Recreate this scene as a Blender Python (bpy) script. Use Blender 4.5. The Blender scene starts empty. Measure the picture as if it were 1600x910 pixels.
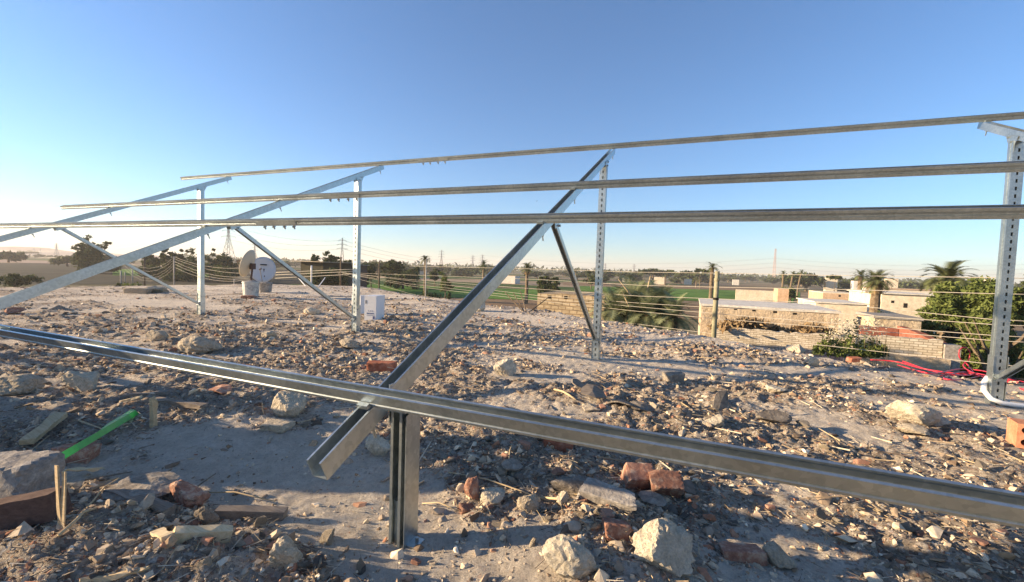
import bpy, math, random
import numpy as np
from mathutils import Vector, Matrix
random.seed(7); RNG = np.random.default_rng(7)
scene = bpy.context.scene
COL = scene.collection
PI = math.pi

# ------------------------------------------------------------------ camera
FPX = 682.98; HC = 1.2; CX, CY = 1.1747, -1.5343
PITCH, ROLL, YAW = .0492, .0338, .3897
fw = np.array([-math.sin(YAW)*math.cos(PITCH), math.cos(YAW)*math.cos(PITCH), -math.sin(PITCH)])
r0 = np.array([math.cos(YAW), math.sin(YAW), 0.0]); u0 = np.cross(r0, fw)
rt = r0*math.cos(ROLL)+u0*math.sin(ROLL); up = -r0*math.sin(ROLL)+u0*math.cos(ROLL)
CAM = np.array([CX, CY, HC])
cd = bpy.data.cameras.new('camera'); cam = bpy.data.objects.new('camera', cd); COL.objects.link(cam)
cd.sensor_width = 36; cd.lens = FPX/1600*36; cd.clip_start = .02; cd.clip_end = 9000
M = Matrix(((rt[0], up[0], -fw[0], CX), (rt[1], up[1], -fw[1], CY), (rt[2], up[2], -fw[2], HC), (0, 0, 0, 1)))
cam.matrix_world = M; scene.camera = cam

# ------------------------------------------------------------------ light
SUN_AZ = math.radians(201); SUN_EL = math.radians(13.5)
w = bpy.data.worlds.new('World'); scene.world = w; w.use_nodes = True
nt = w.node_tree; nt.nodes.clear()
sky = nt.nodes.new('ShaderNodeTexSky'); sky.sky_type = 'NISHITA'; sky.sun_disc = False
sky.sun_elevation = SUN_EL; sky.sun_rotation = math.radians(90)-SUN_AZ
sky.air_density = 1.0; sky.dust_density = .15; sky.ozone_density = 5.0; sky.altitude = 50
bg = nt.nodes.new('ShaderNodeBackground'); bg.inputs[1].default_value = .083
ow = nt.nodes.new('ShaderNodeOutputWorld')
nt.links.new(sky.outputs[0], bg.inputs[0]); nt.links.new(bg.outputs[0], ow.inputs[0])
sl = bpy.data.lights.new('sun', 'SUN'); sl.energy = 5.0; sl.angle = math.radians(.5); sl.color = (1, .77, .50)
so = bpy.data.objects.new('sun', sl); COL.objects.link(so)
sd = Vector((math.cos(SUN_AZ)*math.cos(SUN_EL), math.sin(SUN_AZ)*math.cos(SUN_EL), math.sin(SUN_EL)))
so.rotation_euler = sd.to_track_quat('Z', 'Y').to_euler()
vs = scene.view_settings; vs.view_transform = 'Standard'; vs.look = 'None'; vs.exposure = 1.56; vs.gamma = 1; vs.use_curve_mapping = False
scene.render.engine = 'CYCLES'
scene.render.resolution_x = 1024; scene.render.resolution_y = 582

# ------------------------------------------------------------------ pixel helpers (photo 1600x910) -> world points
def ray(x, y):
    return (x-800)/FPX*rt+(455-y)/FPX*up+fw
def at_z(x, y, z=0.0):
    d = ray(x, y); t = (z-HC)/d[2]; return CAM+t*d
def at_d(x, y, dep):            # dep = depth along optical axis
    return CAM+dep*ray(x, y)
PLAIN = -3.6

# ------------------------------------------------------------------ noise
_P = RNG.permutation(4096); _G = RNG.random(4096)*2*PI
def _gn(x, y, s=0):
    xi = np.floor(x).astype(int); yi = np.floor(y).astype(int); xf = x-xi; yf = y-yi
    def g(i, j):
        a = _G[_P[(_P[(xi+i+s*57) & 4095]+yi+j) & 4095]]
        return np.cos(a)*(xf-i)+np.sin(a)*(yf-j)
    u = xf**3*(xf*(xf*6-15)+10); v = yf**3*(yf*(yf*6-15)+10)
    return (g(0, 0)*(1-u)+g(1, 0)*u)*(1-v)+(g(0, 1)*(1-u)+g(1, 1)*u)*v
def fbm(x, y, sc, oc=4, s=0):
    x = np.asarray(x, float)/sc+31.7; y = np.asarray(y, float)/sc+17.3; a = 1; t = 0
    for k in range(oc):
        t = t+a*_gn(x*2**k, y*2**k, s+k); a *= .5
    return t*1.4
def sstep(a, b, x):
    t = np.clip((x-a)/(b-a), 0, 1); return t*t*(3-2*t)

# ------------------------------------------------------------------ roof heights and rubble density
ROOF = [(-20.6, -9), (8.5, -9), (8.5, 3.4), (5.0, 5.9), (3.9, 6.35), (1.45, 8.05), (-2.93, 11.1), (-5.7, 11.9), (-9.9, 14.1), (-15.9, 17.8), (-19.3, 14.2), (-20.3, 9), (-20.6, 5)]
def roof_sd(x, y):   # positive inside
    x = np.asarray(x, float); y = np.asarray(y, float)
    d = np.full(x.shape, 1e9); ins = np.zeros(x.shape, bool); n = len(ROOF)
    for i in range(n):
        x1, y1 = ROOF[i]; x2, y2 = ROOF[(i+1) % n]
        ex, ey = x2-x1, y2-y1
        t = np.clip(((x-x1)*ex+(y-y1)*ey)/(ex*ex+ey*ey), 0, 1)
        d = np.minimum(d, np.hypot(x-x1-t*ex, y-y1-t*ey))
        c = ((y1 > y) != (y2 > y)) & (x < (x2-x1)*(y-y1)/((y2-y1) if y2 != y1 else 1e-9)+x1)
        ins ^= c
    return np.where(ins, d, -d)
def ell(x, y, cx, cy, a, b, ang=0):
    c, s = math.cos(ang), math.sin(ang); dx = x-cx; dy = y-cy
    return np.sqrt(((dx*c+dy*s)/a)**2+((-dx*s+dy*c)/b)**2)
PATCH = [(-1.05, .22, 1.15, .48, .0), (-.1, .0, .55, .3, .1), (.15, 4.2, 1.6, .5, .2), (-.35, 2.95, .7, .3, .2), (3.6, 5.3, 1.8, .3, .1), (-3, 8.9, 2.2, .6, -.5), (-9, 12.3, 2.5, .6, -.3), (-16, 11, 4, 1.4, .2), (4.1, 4.5, .7, .35, .2), (-12, 5.5, 3, .8, .1), (-4.6, .35, .5, .2, .2), ]
PILE = [(.2, .72, .32, .32, .05), (.35, 1.15, .75, .5, .08), (.9, .25, .45, .35, .09), (-1.0, -.62, .9, .28, .11), (-2.2, .55, .8, .5, .08), (1.7, 1.3, .8, .4, .06), (-3.0, 1.3, 1.2, .5, .08), (.8, 2.35, 1.0, .45, .08), (-2.7, 3.0, 1.4, .6, .06), (1.5, 5.6, 1.1, .3, .08), (-5.5, 2.6, 1.0, .6, .1), (-.25, -.25, .35, .2, .04), (-4, 5.5, 2.2, .8, .06), (-9, 7, 3, 1, .08), (-7, 10.5, 1.5, .5, .1)]
def dens(x, y):
    x = np.asarray(x, float); y = np.asarray(y, float)
    d = .78+1.1*fbm(x, y, .9, 3, 5)
    far = sstep(3.5, 6.5, y); d = d*(1-.35*far)
    for p in PILE:
        e = ell(x, y, *p[:4]); d = d+.4*np.exp(-e*e)
    for p in PATCH:
        e = ell(x, y, *p)+.35*fbm(x, y, .35, 3, 9); d = d*sstep(.75, 1.2, e)
    return np.clip(d, 0.0, 1)
def H(x, y):
    x = np.asarray(x, float); y = np.asarray(y, float)
    D = dens(x, y)
    h = .035*fbm(x, y, 2.2, 3, 1)
    for p in PILE:
        e = ell(x, y, *p[:4]); h = h+p[4]*np.exp(-e*e)
    n = fbm(x, y, .30, 4, 2)
    h = h+(.12+.88*D)*(.05*np.abs(n)+.020*fbm(x, y, .07, 3, 3))+.006*fbm(x, y, .12, 4, 4)
    sd_ = roof_sd(x, y)
    h = h-.35*sstep(.18, -.35, sd_+.12*fbm(x, y, .5, 3, 8))
    return h
def Hs(x, y): return float(H(np.array([x]), np.array([y]))[0])
def on_roof(px, py):     # pixel -> point on the bumpy roof
    z = 0.0
    for _ in range(5):
        p = at_z(px, py, z); z = Hs(p[0], p[1])
    return np.array([p[0], p[1], z])
def depth(p): return float((np.asarray(p)-CAM)@fw)
def mpp(p): return depth(p)/FPX     # metres per photo pixel

# ------------------------------------------------------------------ object helpers
def tag(o, label=None, cat=None, group=None, kind=None):
    if label: o['label'] = label
    if cat: o['category'] = cat
    if group: o['group'] = group
    if kind: o['kind'] = kind
    return o
def empty(name, loc=(0, 0, 0), rz=0.0):
    o = bpy.data.objects.new(name, None); COL.objects.link(o); o.location = loc; o.rotation_euler = (0, 0, rz); o.empty_display_size = .1
    return o
class MB:
    def __init__(s): s.v = []; s.f = []
    def add(s, vs, fs):
        n = len(s.v); s.v += [tuple(map(float, v)) for v in vs]; s.f += [tuple(i+n for i in f) for f in fs]; return s
    def box(s, c, size, rot=None, taper=1.0, jit=0.0):
        hx, hy, hz = [q/2 for q in size]; vs = []
        for z in (-1, 1):
            k = taper if z > 0 else 1
            for (x, y) in ((-1, -1), (1, -1), (1, 1), (-1, 1)):
                vs.append(Vector((x*hx*k+random.uniform(-jit, jit), y*hy*k+random.uniform(-jit, jit), z*hz+random.uniform(-jit, jit))))
        if rot is not None: vs = [rot @ v for v in vs]
        c = Vector([float(q) for q in c]); vs = [v+c for v in vs]
        return s.add(vs, [(3, 2, 1, 0), (4, 5, 6, 7), (0, 1, 5, 4), (1, 2, 6, 5), (2, 3, 7, 6), (3, 0, 4, 7)])
    def tube(s, pts, rad, n=8, caps=True):
        pts = [Vector([float(q) for q in p]) for p in pts]
        if not hasattr(rad, '__len__'): rad = [rad]*len(pts)
        vs = []; prev = None
        for i, p in enumerate(pts):
            t = (pts[min(i+1, len(pts)-1)]-pts[max(i-1, 0)]).normalized()
            if prev is None: a = t.orthogonal().normalized()
            else: a = (prev-t*prev.dot(t)).normalized()
            prev = a; b = t.cross(a)
            for k in range(n):
                q = 2*PI*k/n; vs.append(p+(a*math.cos(q)+b*math.sin(q))*rad[i])
        fs = []
        for i in range(len(pts)-1):
            for k in range(n):
                fs.append((i*n+k, i*n+(k+1) % n, (i+1)*n+(k+1) % n, (i+1)*n+k))
        if caps: fs.append(tuple(range(n-1, -1, -1))); fs.append(tuple((len(pts)-1)*n+k for k in range(n)))
        return s.add(vs, fs)
    def extrude(s, outline, quads, o, ax, e2, e3, L):
        """outline: closed list of (a,b); quads: cap faces; swept along ax from o by L"""
        n = len(outline); vs = []
        for t in (0, L):
            for (a, b) in outline: vs.append(Vector(o)+Vector(ax)*t+Vector(e2)*a+Vector(e3)*b)
        fs = [(i, (i+1) % n, n+(i+1) % n, n+i) for i in range(n)]
        for q in quads: fs.append(tuple(reversed(q))); fs.append(tuple(n+i for i in q))
        return s.add(vs, fs)
    def build(s, name, mat, parent=None, smooth=False, attr=None):
        me = bpy.data.meshes.new(name); me.from_pydata(s.v, [], s.f); me.update()
        me.materials.append(mat)
        if smooth:
            me.polygons.foreach_set('use_smooth', [True]*len(me.polygons))
        o = bpy.data.objects.new(name, me); COL.objects.link(o)
        if parent is not None:
            o.parent = parent
        return o
def np_mesh(name, V, F, mat, cols=None, smooth=False, extra=None):
    """V (n,3), F (m,k) constant k"""
    me = bpy.data.meshes.new(name); n = len(V); m, k = F.shape
    me.vertices.add(n); me.vertices.foreach_set('co', np.ascontiguousarray(V, np.float32).ravel())
    me.loops.add(m*k); me.loops.foreach_set('vertex_index', np.ascontiguousarray(F, np.int32).ravel())
    me.polygons.add(m); me.polygons.foreach_set('loop_start', np.arange(0, m*k, k, dtype=np.int32))
    me.polygons.foreach_set('use_smooth', np.full(m, smooth))
    me.update(calc_edges=True)
    if cols is not None:
        a = me.attributes.new('tint', 'FLOAT_COLOR', 'POINT')
        c = np.ones((n, 4), np.float32); c[:, :3] = cols; a.data.foreach_set('color', c.ravel())
    for nm, arr in (extra or {}).items():
        a = me.attributes.new(nm, 'FLOAT', 'POINT'); a.data.foreach_set('value', arr.astype(np.float32).ravel())
    me.materials.append(mat)
    return me
def link(name, me, parent=None, loc=None):
    o = bpy.data.objects.new(name, me); COL.objects.link(o)
    if parent is not None: o.parent = parent
    if loc is not None: o.location = loc
    return o
def copy_tree(o, parent=None):
    c = o.copy(); COL.objects.link(c)
    if parent is not None: c.parent = parent
    for ch in [q for q in bpy.data.objects if q.parent == o]: copy_tree(ch, c)
    return c

# ------------------------------------------------------------------ materials
class NT:
    def __init__(s, name):
        s.m = bpy.data.materials.new(name); s.m.use_nodes = True; s.t = s.m.node_tree; s.b = s.t.nodes['Principled BSDF']; s.spec = None
    def n(s, typ, **kw):
        q = s.t.nodes.new(typ)
        for k, v in kw.items():
            if k.startswith('i_'):
                q.inputs[k[2:].replace('_', ' ')].default_value = v
            else: setattr(q, k, v)
        return q
    def l(s, a, b): s.t.links.new(a, b)
    def coord(s, kind='Object', scale=None):
        c = s.n('ShaderNodeTexCoord'); o = c.outputs[kind]
        if scale is not None:
            mp = s.n('ShaderNodeMapping'); mp.inputs['Scale'].default_value = scale; s.l(o, mp.inputs[0]); o = mp.outputs[0]
        return o
    def noise(s, co, sc, det=6, rough=.6, dist=0):
        q = s.n('ShaderNodeTexNoise'); q.inputs['Scale'].default_value = sc; q.inputs['Detail'].default_value = det
        q.inputs['Roughness'].default_value = rough; q.inputs['Distortion'].default_value = dist
        s.l(co, q.inputs['Vector']); return q.outputs['Fac']
    def ramp(s, fac, stops):
        q = s.n('ShaderNodeValToRGB'); e = q.color_ramp.elements
        while len(e) < len(stops): e.new(.5)
        for i, (p, c) in enumerate(stops):
            e[i].position = p; e[i].color = (*c, 1) if len(c) == 3 else c
        s.l(fac, q.inputs[0]); return q.outputs[0]
    def mix(s, f, a, b, mode='MIX'):
        q = s.n('ShaderNodeMix', data_type='RGBA', blend_type=mode)
        for idx, val in ((0, f), (6, a), (7, b)):
            if isinstance(val, (int, float)): q.inputs[idx].default_value = val
            elif isinstance(val, tuple): q.inputs[idx].default_value = (*val, 1)
            else: s.l(val, q.inputs[idx])
        return q.outputs[2]
    def bump(s, h, st=.5, d=.01, prev=None):
        q = s.n('ShaderNodeBump'); q.inputs['Strength'].default_value = st; q.inputs['Distance'].default_value = d
        s.l(h, q.inputs['Height'])
        if prev is not None: s.l(prev, q.inputs['Normal'])
        return q.outputs[0]
    def out(s, col=None, rough=None, nor=None, metal=None):
        if col is not None:
            if isinstance(col, tuple): s.b.inputs['Base Color'].default_value = (*col, 1)
            else: s.l(col, s.b.inputs['Base Color'])
        if rough is not None:
            if isinstance(rough, (int, float)): s.b.inputs['Roughness'].default_value = rough
            else: s.l(rough, s.b.inputs['Roughness'])
        if nor is not None: s.l(nor, s.b.inputs['Normal'])
        if metal is not None: s.b.inputs['Metallic'].default_value = metal
        if metal is None and (not isinstance(rough, (int, float)) or rough >= .7): s.b.inputs['Specular IOR Level'].default_value = .04
        return s.m
def rough_mat(name, c1, c2, c3=None, sc=8, bump=.6, bd=.01, rough=.9, kind='Object', rnd=0.0):
    k = NT(name); co = k.coord(kind)
    f = k.noise(co, sc, 8, .65); g = k.noise(co, sc*5, 5, .7)
    col = k.ramp(f, [(.32, c1), (.5, c2), (.68, c3 or c2)])
    col = k.mix(.45, col, k.ramp(g, [(.3, (.25, .25, .25)), (.7, (1.3, 1.25, 1.15))]), 'MULTIPLY')
    if rnd:
        oi = k.n('ShaderNodeObjectInfo')
        col = k.mix(rnd, col, k.ramp(oi.outputs['Random'], [(0, (.55, .52, .5)), (1, (1.25, 1.2, 1.1))]), 'MULTIPLY')
    n = k.bump(g, bump, bd); n = k.bump(f, bump, bd*3, n)
    return k.out(col, rough, n)

def ground_material():
    k = NT('rubble_dust'); co = k.coord('Object')
    at = k.n('ShaderNodeAttribute', attribute_name='dens'); D = at.outputs['Fac']
    big = k.noise(co, 1.3, 5, .6); mid = k.noise(co, 9, 7, .7); fine = k.noise(co, 60, 6, .75); vf = k.noise(co, 260, 3, .7)
    dust = k.ramp(mid, [(.3, (.54, .46, .36)), (.55, (.69, .60, .485)), (.75, (.78, .70, .59))])
    dirt = k.ramp(mid, [(.3, (.22, .17, .12)), (.5, (.40, .325, .245)), (.7, (.57, .49, .39))])
    sm = k.n('ShaderNodeMath', operation='ADD'); k.l(D, sm.inputs[0])
    s2 = k.n('ShaderNodeMath', operation='MULTIPLY_ADD'); k.l(fine, s2.inputs[0]); s2.inputs[1].default_value = .9; s2.inputs[2].default_value = -.5
    k.l(s2.outputs[0], sm.inputs[1])
    s3 = k.n('ShaderNodeMath', operation='MULTIPLY_ADD'); k.l(big, s3.inputs[0]); s3.inputs[1].default_value = 1.0; s3.inputs[2].default_value = -.55
    s4 = k.n('ShaderNodeMath', operation='ADD'); k.l(sm.outputs[0], s4.inputs[0]); k.l(s3.outputs[0], s4.inputs[1])
    f = k.ramp(s4.outputs[0], [(.25, (0, 0, 0)), (.85, (1, 1, 1))])
    col = k.mix(f, dust, dirt)
    # speckle of crushed mortar and brick grit
    vo = k.n('ShaderNodeTexVoronoi', feature='F1'); vo.inputs['Scale'].default_value = 70; k.l(co, vo.inputs['Vector'])
    sp = k.n('ShaderNodeSeparateColor'); k.l(vo.outputs['Color'], sp.inputs[0])
    gritc = k.ramp(sp.outputs[0], [(0, (.13, .10, .08)), (.3, (.30, .25, .2)), (.6, (.50, .45, .38)), (.82, (.62, .57, .5)), (.93, (.40, .19, .12))])
    gf = k.ramp(sp.outputs[1], [(.45, (0, 0, 0)), (.7, (.85, .85, .85))])
    gf2 = k.mix(1.0, gf, k.ramp(D, [(0, (.25, .25, .25)), (.6, (1, 1, 1))]), 'MULTIPLY')
    col = k.mix(gf2, col, gritc)
    col = k.mix(.5, col, k.ramp(vf, [(.3, (.55, .55, .55)), (.7, (1.25, 1.25, 1.25))]), 'MULTIPLY')
    n = k.bump(vo.outputs['Distance'], -.55, .02); n.node if False else None
    n2 = k.bump(fine, .9, .035, n); n3 = k.bump(vf, .7, .010, n2)
    return k.out(col, .95, n3)
def tint_material(name, rough=.9, bsc=60, bd=.004, kind='Object'):
    k = NT(name); co = k.coord(kind); at = k.n('ShaderNodeAttribute', attribute_name='tint')
    f = k.noise(co, bsc, 6, .7)
    col = k.mix(.7, at.outputs['Color'], k.ramp(f, [(.3, (.6, .58, .56)), (.7, (1.25, 1.25, 1.25))]), 'MULTIPLY')
    return k.out(col, rough, k.bump(f, .7, bd))
def metal_material():
    k = NT('galvanised_steel'); co = k.coord('Object')
    vo = k.n('ShaderNodeTexVoronoi', feature='F1'); vo.inputs['Scale'].default_value = 55; k.l(co, vo.inputs['Vector'])
    sp = k.n('ShaderNodeSeparateColor'); k.l(vo.outputs['Color'], sp.inputs[0])
    st = k.noise(k.coord('Object'), 3.5, 6, .6, .4)
    col = k.ramp(sp.outputs[0], [(0, (.41, .455, .46)), (1, (.52, .565, .565))])
    col = k.mix(.5, col, k.ramp(st, [(.35, (.82, .82, .80)), (.65, (1.05, 1.05, 1.05))]), 'MULTIPLY')
    ro = k.ramp(st, [(.3, (.31, .31, .31)), (.7, (.42, .42, .42))])
    n = k.bump(sp.outputs[1], .008, .001)
    return k.out(col, ro, n, .92)
def wood_material(name, c1, c2):
    k = NT(name); co = k.coord('Object', (1, 14, 14))
    f = k.noise(co, 6, 6, .65, .5)
    col = k.ramp(f, [(.3, c1), (.7, c2)])
    return k.out(col, .85, k.bump(f, .6, .004))
def brick_material(name, c1, c2, mortar, sc=1.0, bw=.22, bh=.075, ms=.012):
    k = NT(name); co = k.coord('UV')
    b = k.n('ShaderNodeTexBrick'); b.inputs['Scale'].default_value = sc
    b.inputs['Brick Width'].default_value = bw; b.inputs['Row Height'].default_value = bh; b.inputs['Mortar Size'].default_value = ms
    b.inputs['Mortar Smooth'].default_value = .3; b.inputs['Bias'].default_value = .0
    b.inputs['Color1'].default_value = (*c1, 1); b.inputs['Color2'].default_value = (*c2, 1); b.inputs['Mortar'].default_value = (*mortar, 1)
    wob = k.noise(co, 6, 3, .5); va = k.n('ShaderNodeVectorMath', operation='SCALE')
    cmb = k.n('ShaderNodeCombineXYZ'); k.l(wob, cmb.inputs[0]); k.l(wob, cmb.inputs[1]); k.l(cmb.outputs[0], va.inputs[0]); va.inputs['Scale'].default_value = .03
    ad = k.n('ShaderNodeVectorMath', operation='ADD'); k.l(co, ad.inputs[0]); k.l(va.outputs[0], ad.inputs[1]); k.l(ad.outputs[0], b.inputs['Vector'])
    f = k.noise(co, 3, 7, .7)
    col = k.mix(.8, b.outputs['Color'], k.ramp(f, [(.3, (.5, .48, .45)), (.65, (1.15, 1.15, 1.1))]), 'MULTIPLY')
    n = k.bump(b.outputs['Fac'], -.8, .012)
    return k.out(col, .9, n)
def leaf_material(name, c1, c2):
    k = NT(name); at = k.n('ShaderNodeAttribute', attribute_name='shade')
    col = k.ramp(at.outputs['Fac'], [(0, c1), (1, c2)])
    k.b.inputs['Subsurface Weight'].default_value = 0
    tr = k.n('ShaderNodeBsdfTranslucent'); k.l(col, tr.inputs[0])
    ms = k.n('ShaderNodeMixShader'); ms.inputs[0].default_value = .22
    outn = k.t.nodes['Material Output']
    k.l(k.b.outputs[0], ms.inputs[1]); k.l(tr.outputs[0], ms.inputs[2]); k.l(ms.outputs[0], outn.inputs[0])
    return k.out(col, .7)

M_ground = ground_material(); M_peb = tint_material('crushed_rubble', bsc=40); M_metal = metal_material()
M_pale = rough_mat('pale_limestone', (.52, .45, .34), (.68, .60, .47), (.76, .69, .57), 26, 1.0, .010)
M_palev = rough_mat('broken_mortar', (.42, .36, .28), (.58, .51, .41), (.68, .61, .51), 34, 1.0, .008, rnd=.8)
M_grey = rough_mat('grey_concrete', (.22, .20, .18), (.33, .30, .27), (.45, .42, .38), 16, .8, .005)
M_greyv = rough_mat('grey_rubble', (.17, .15, .13), (.26, .235, .21), (.38, .35, .31), 22, .8, .004, rnd=.8)
M_brick = rough_mat('fired_red_brick', (.26, .09, .055), (.36, .14, .085), (.48, .24, .17), 12, .5, .003)
M_brickv = rough_mat('dusty_red_brick', (.25, .125, .095), (.36, .20, .15), (.52, .42, .34), 22, .5, .003, rnd=.8)
M_wood = wood_material('weathered_wood', (.16, .125, .095), (.30, .25, .20))
M_palewood = wood_material('pale_split_wood', (.50, .38, .22), (.66, .54, .36))
M_brown = wood_material('dark_brown_beam', (.075, .05, .042), (.13, .09, .075))
M_reed = wood_material('dry_reed', (.38, .28, .16), (.55, .43, .27))
M_adobe = rough_mat('mud_plaster', (.42, .33, .22), (.55, .44, .31), (.64, .53, .40), 1.6, .8, .05)
M_lime = rough_mat('lime_plaster', (.52, .48, .42), (.66, .62, .55), (.72, .68, .6), 1.2, .4, .02)
M_cream = rough_mat('cream_render', (.62, .52, .38), (.72, .62, .47), (.78, .69, .55), .7, .3, .01)
M_tan = rough_mat('tan_render', (.46, .32, .2), (.55, .39, .26), (.62, .46, .32), .8, .3, .01)
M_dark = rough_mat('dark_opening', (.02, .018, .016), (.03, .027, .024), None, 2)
M_redwall = rough_mat('red_plastered_brick', (.20, .075, .05), (.28, .11, .075), (.36, .17, .12), 2, .4, .02)
M_whitebrick = brick_material('cream_limestone_brick', (.56, .48, .36), (.74, .66, .54), (.33, .27, .20))
M_stonewall = brick_material('rough_stone_masonry', (.44, .34, .22), (.56, .44, .29), (.30, .22, .14), 1.0, .26, .13, .02)
M_trunk = rough_mat('bark', (.10, .075, .05), (.17, .13, .09), (.24, .19, .14), 3, .8, .03)
M_palmtrunk = rough_mat('palm_bark', (.12, .085, .055), (.20, .15, .10), (.28, .22, .15), 5, .8, .04)
M_leafd = leaf_material('dark_foliage', (.030, .042, .016), (.11, .13, .05))
M_leafm = leaf_material('green_foliage', (.05, .075, .02), (.20, .23, .07))
M_leafg = leaf_material('grey_green_fronds', (.10, .12, .06), (.32, .34, .19))
M_leafp = leaf_material('palm_fronds', (.05, .065, .025), (.19, .20, .09))
M_strawm = leaf_material('dry_straw', (.16, .10, .05), (.40, .29, .16))
M_fieldtan = rough_mat('bare_soil', (.17, .115, .07), (.24, .165, .10), (.31, .22, .14), .06, .2, .05)

# ================================================================== SETTING
def plain():
    k = NT('farmland'); co = k.coord('Object')
    mp = k.n('ShaderNodeMapping'); mp.inputs['Rotation'].default_value = (0, 0, math.radians(-22)); mp.inputs['Scale'].default_value = (1/130, 1/26, 1); k.l(co, mp.inputs[0])
    vo = k.n('ShaderNodeTexVoronoi', distance='CHEBYCHEV'); vo.inputs['Scale'].default_value = 1; vo.inputs['Randomness'].default_value = .7; k.l(mp.outputs[0], vo.inputs['Vector'])
    sp = k.n('ShaderNodeSeparateColor'); k.l(vo.outputs['Color'], sp.inputs[0])
    col = k.ramp(sp.outputs[0], [(0, (.045, .085, .022)), (.28, (.06, .10, .03)), (.42, (.20, .145, .09)), (.6, (.27, .20, .13)), (.8, (.11, .105, .05)), (.95, (.33, .25, .17))])
    k.t.nodes[-1]
    f = k.noise(co, .25, 6, .7); g = k.noise(co, 1.5, 5, .7)
    col = k.mix(.7, col, k.ramp(f, [(.3, (.6, .6, .6)), (.7, (1.3, 1.3, 1.3))]), 'MULTIPLY')
    col = k.mix(.5, col, k.ramp(g, [(.3, (.6, .6, .6)), (.7, (1.3, 1.3, 1.3))]), 'MULTIPLY')
    m = k.out(col, .95, k.bump(g, .5, .2))
    mb = MB(); n = 64; R = 3000
    vs = [(0, 0, PLAIN)]+[(R*math.cos(2*PI*i/n), R*math.sin(2*PI*i/n), PLAIN) for i in range(n)]
    mb.add(vs, [(0, 1+i, 1+(i+1) % n) for i in range(n)])
    tag(mb.build('ground', m), kind='structure')
plain()
def field(name, pix, mat, dz):
    """quad on the plain given by four pixels"""
    pts = []
    for (x, y) in pix:
        p = at_z(x, y, PLAIN); pts.append((p[0], p[1], PLAIN+dz))
    mb = MB(); mb.add(pts, [tuple(range(len(pts)))]); o = mb.build(name, mat); tag(o, kind='structure')
M_crop = rough_mat('green_crop', (.06, .13, .02), (.10, .20, .035), (.15, .24, .06), .12, .4, .1)
M_scrub = rough_mat('dry_scrub', (.10, .10, .05), (.15, .135, .075), (.20, .16, .10), .2, .5, .1)
M_darksoil = rough_mat('dark_tilled_soil', (.045, .042, .03), (.065, .06, .042), (.09, .08, .058), .08, .3, .1)
M_pinksoil = rough_mat('pale_dry_soil', (.30, .21, .16), (.38, .28, .22), (.45, .34, .27), .05, .3, .1)
def pl(x, y):  # keep pixel below horizon
    return (x, max(y, 455-((x-800)*-.0338)-32))
field('crop_field', [(560, 444), (900, 455), (1240, 466), (1240, 474), (900, 466), (560, 460)], M_crop, .05)
field('crop_field', [(900, 447), (1250, 457), (1250, 468), (900, 456)], M_crop, .04)
field('soil_field', [(590, 462), (900, 470), (1150, 480), (1150, 500), (800, 500), (590, 480)], M_fieldtan, .04)
field('crop_field', [(590, 457), (700, 461), (900, 468), (900, 472), (700, 466), (590, 463)], M_crop, .09)
field('soil_field', [(880, 441), (1230, 450), (1230, 456), (880, 446)], M_fieldtan, .03)
field('dark_field', [(-60, 410), (130, 413), (260, 418), (560, 424), (560, 444), (260, 445), (-60, 445)], M_darksoil, .04)
field('crop_field', [(-60, 445), (200, 446), (560, 449), (560, 470), (-60, 470)], M_scrub, .06)
field('crop_field', [(176, 421), (350, 424), (350, 434), (176, 431)], M_crop, .10)
field('dry_field', [(-60, 405.5), (130, 409), (130, 413), (-60, 410)], M_pinksoil, .03)

# ---- hazy low hills beyond the fields on the left
def hills():
    n = 90; V = []; F = []
    for i in range(n+1):
        a = math.radians(128+i*(190-128)/n)
        hgt = 10+7*float(fbm(np.array([i*.12]), np.array([3.]), 1, 4))+10*math.exp(-((i-60)/22)**2)
        hgt *= min(1, i/14)
        hgt = max(hgt, .3)
        for (rr, z) in ((1500, -.5), (1750, hgt), (2100, hgt*.8), (2300, -.5)):
            V.append((rr*math.cos(a), rr*math.sin(a), PLAIN+z))
    for i in range(n):
        for k in range(3):
            a = i*4+k; F.append((a, a+1, a+5, a+4))
    mb = MB(); mb.add(V, F); tag(mb.build('hills', M_pinksoil, smooth=True), kind='structure')
hills()

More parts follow.
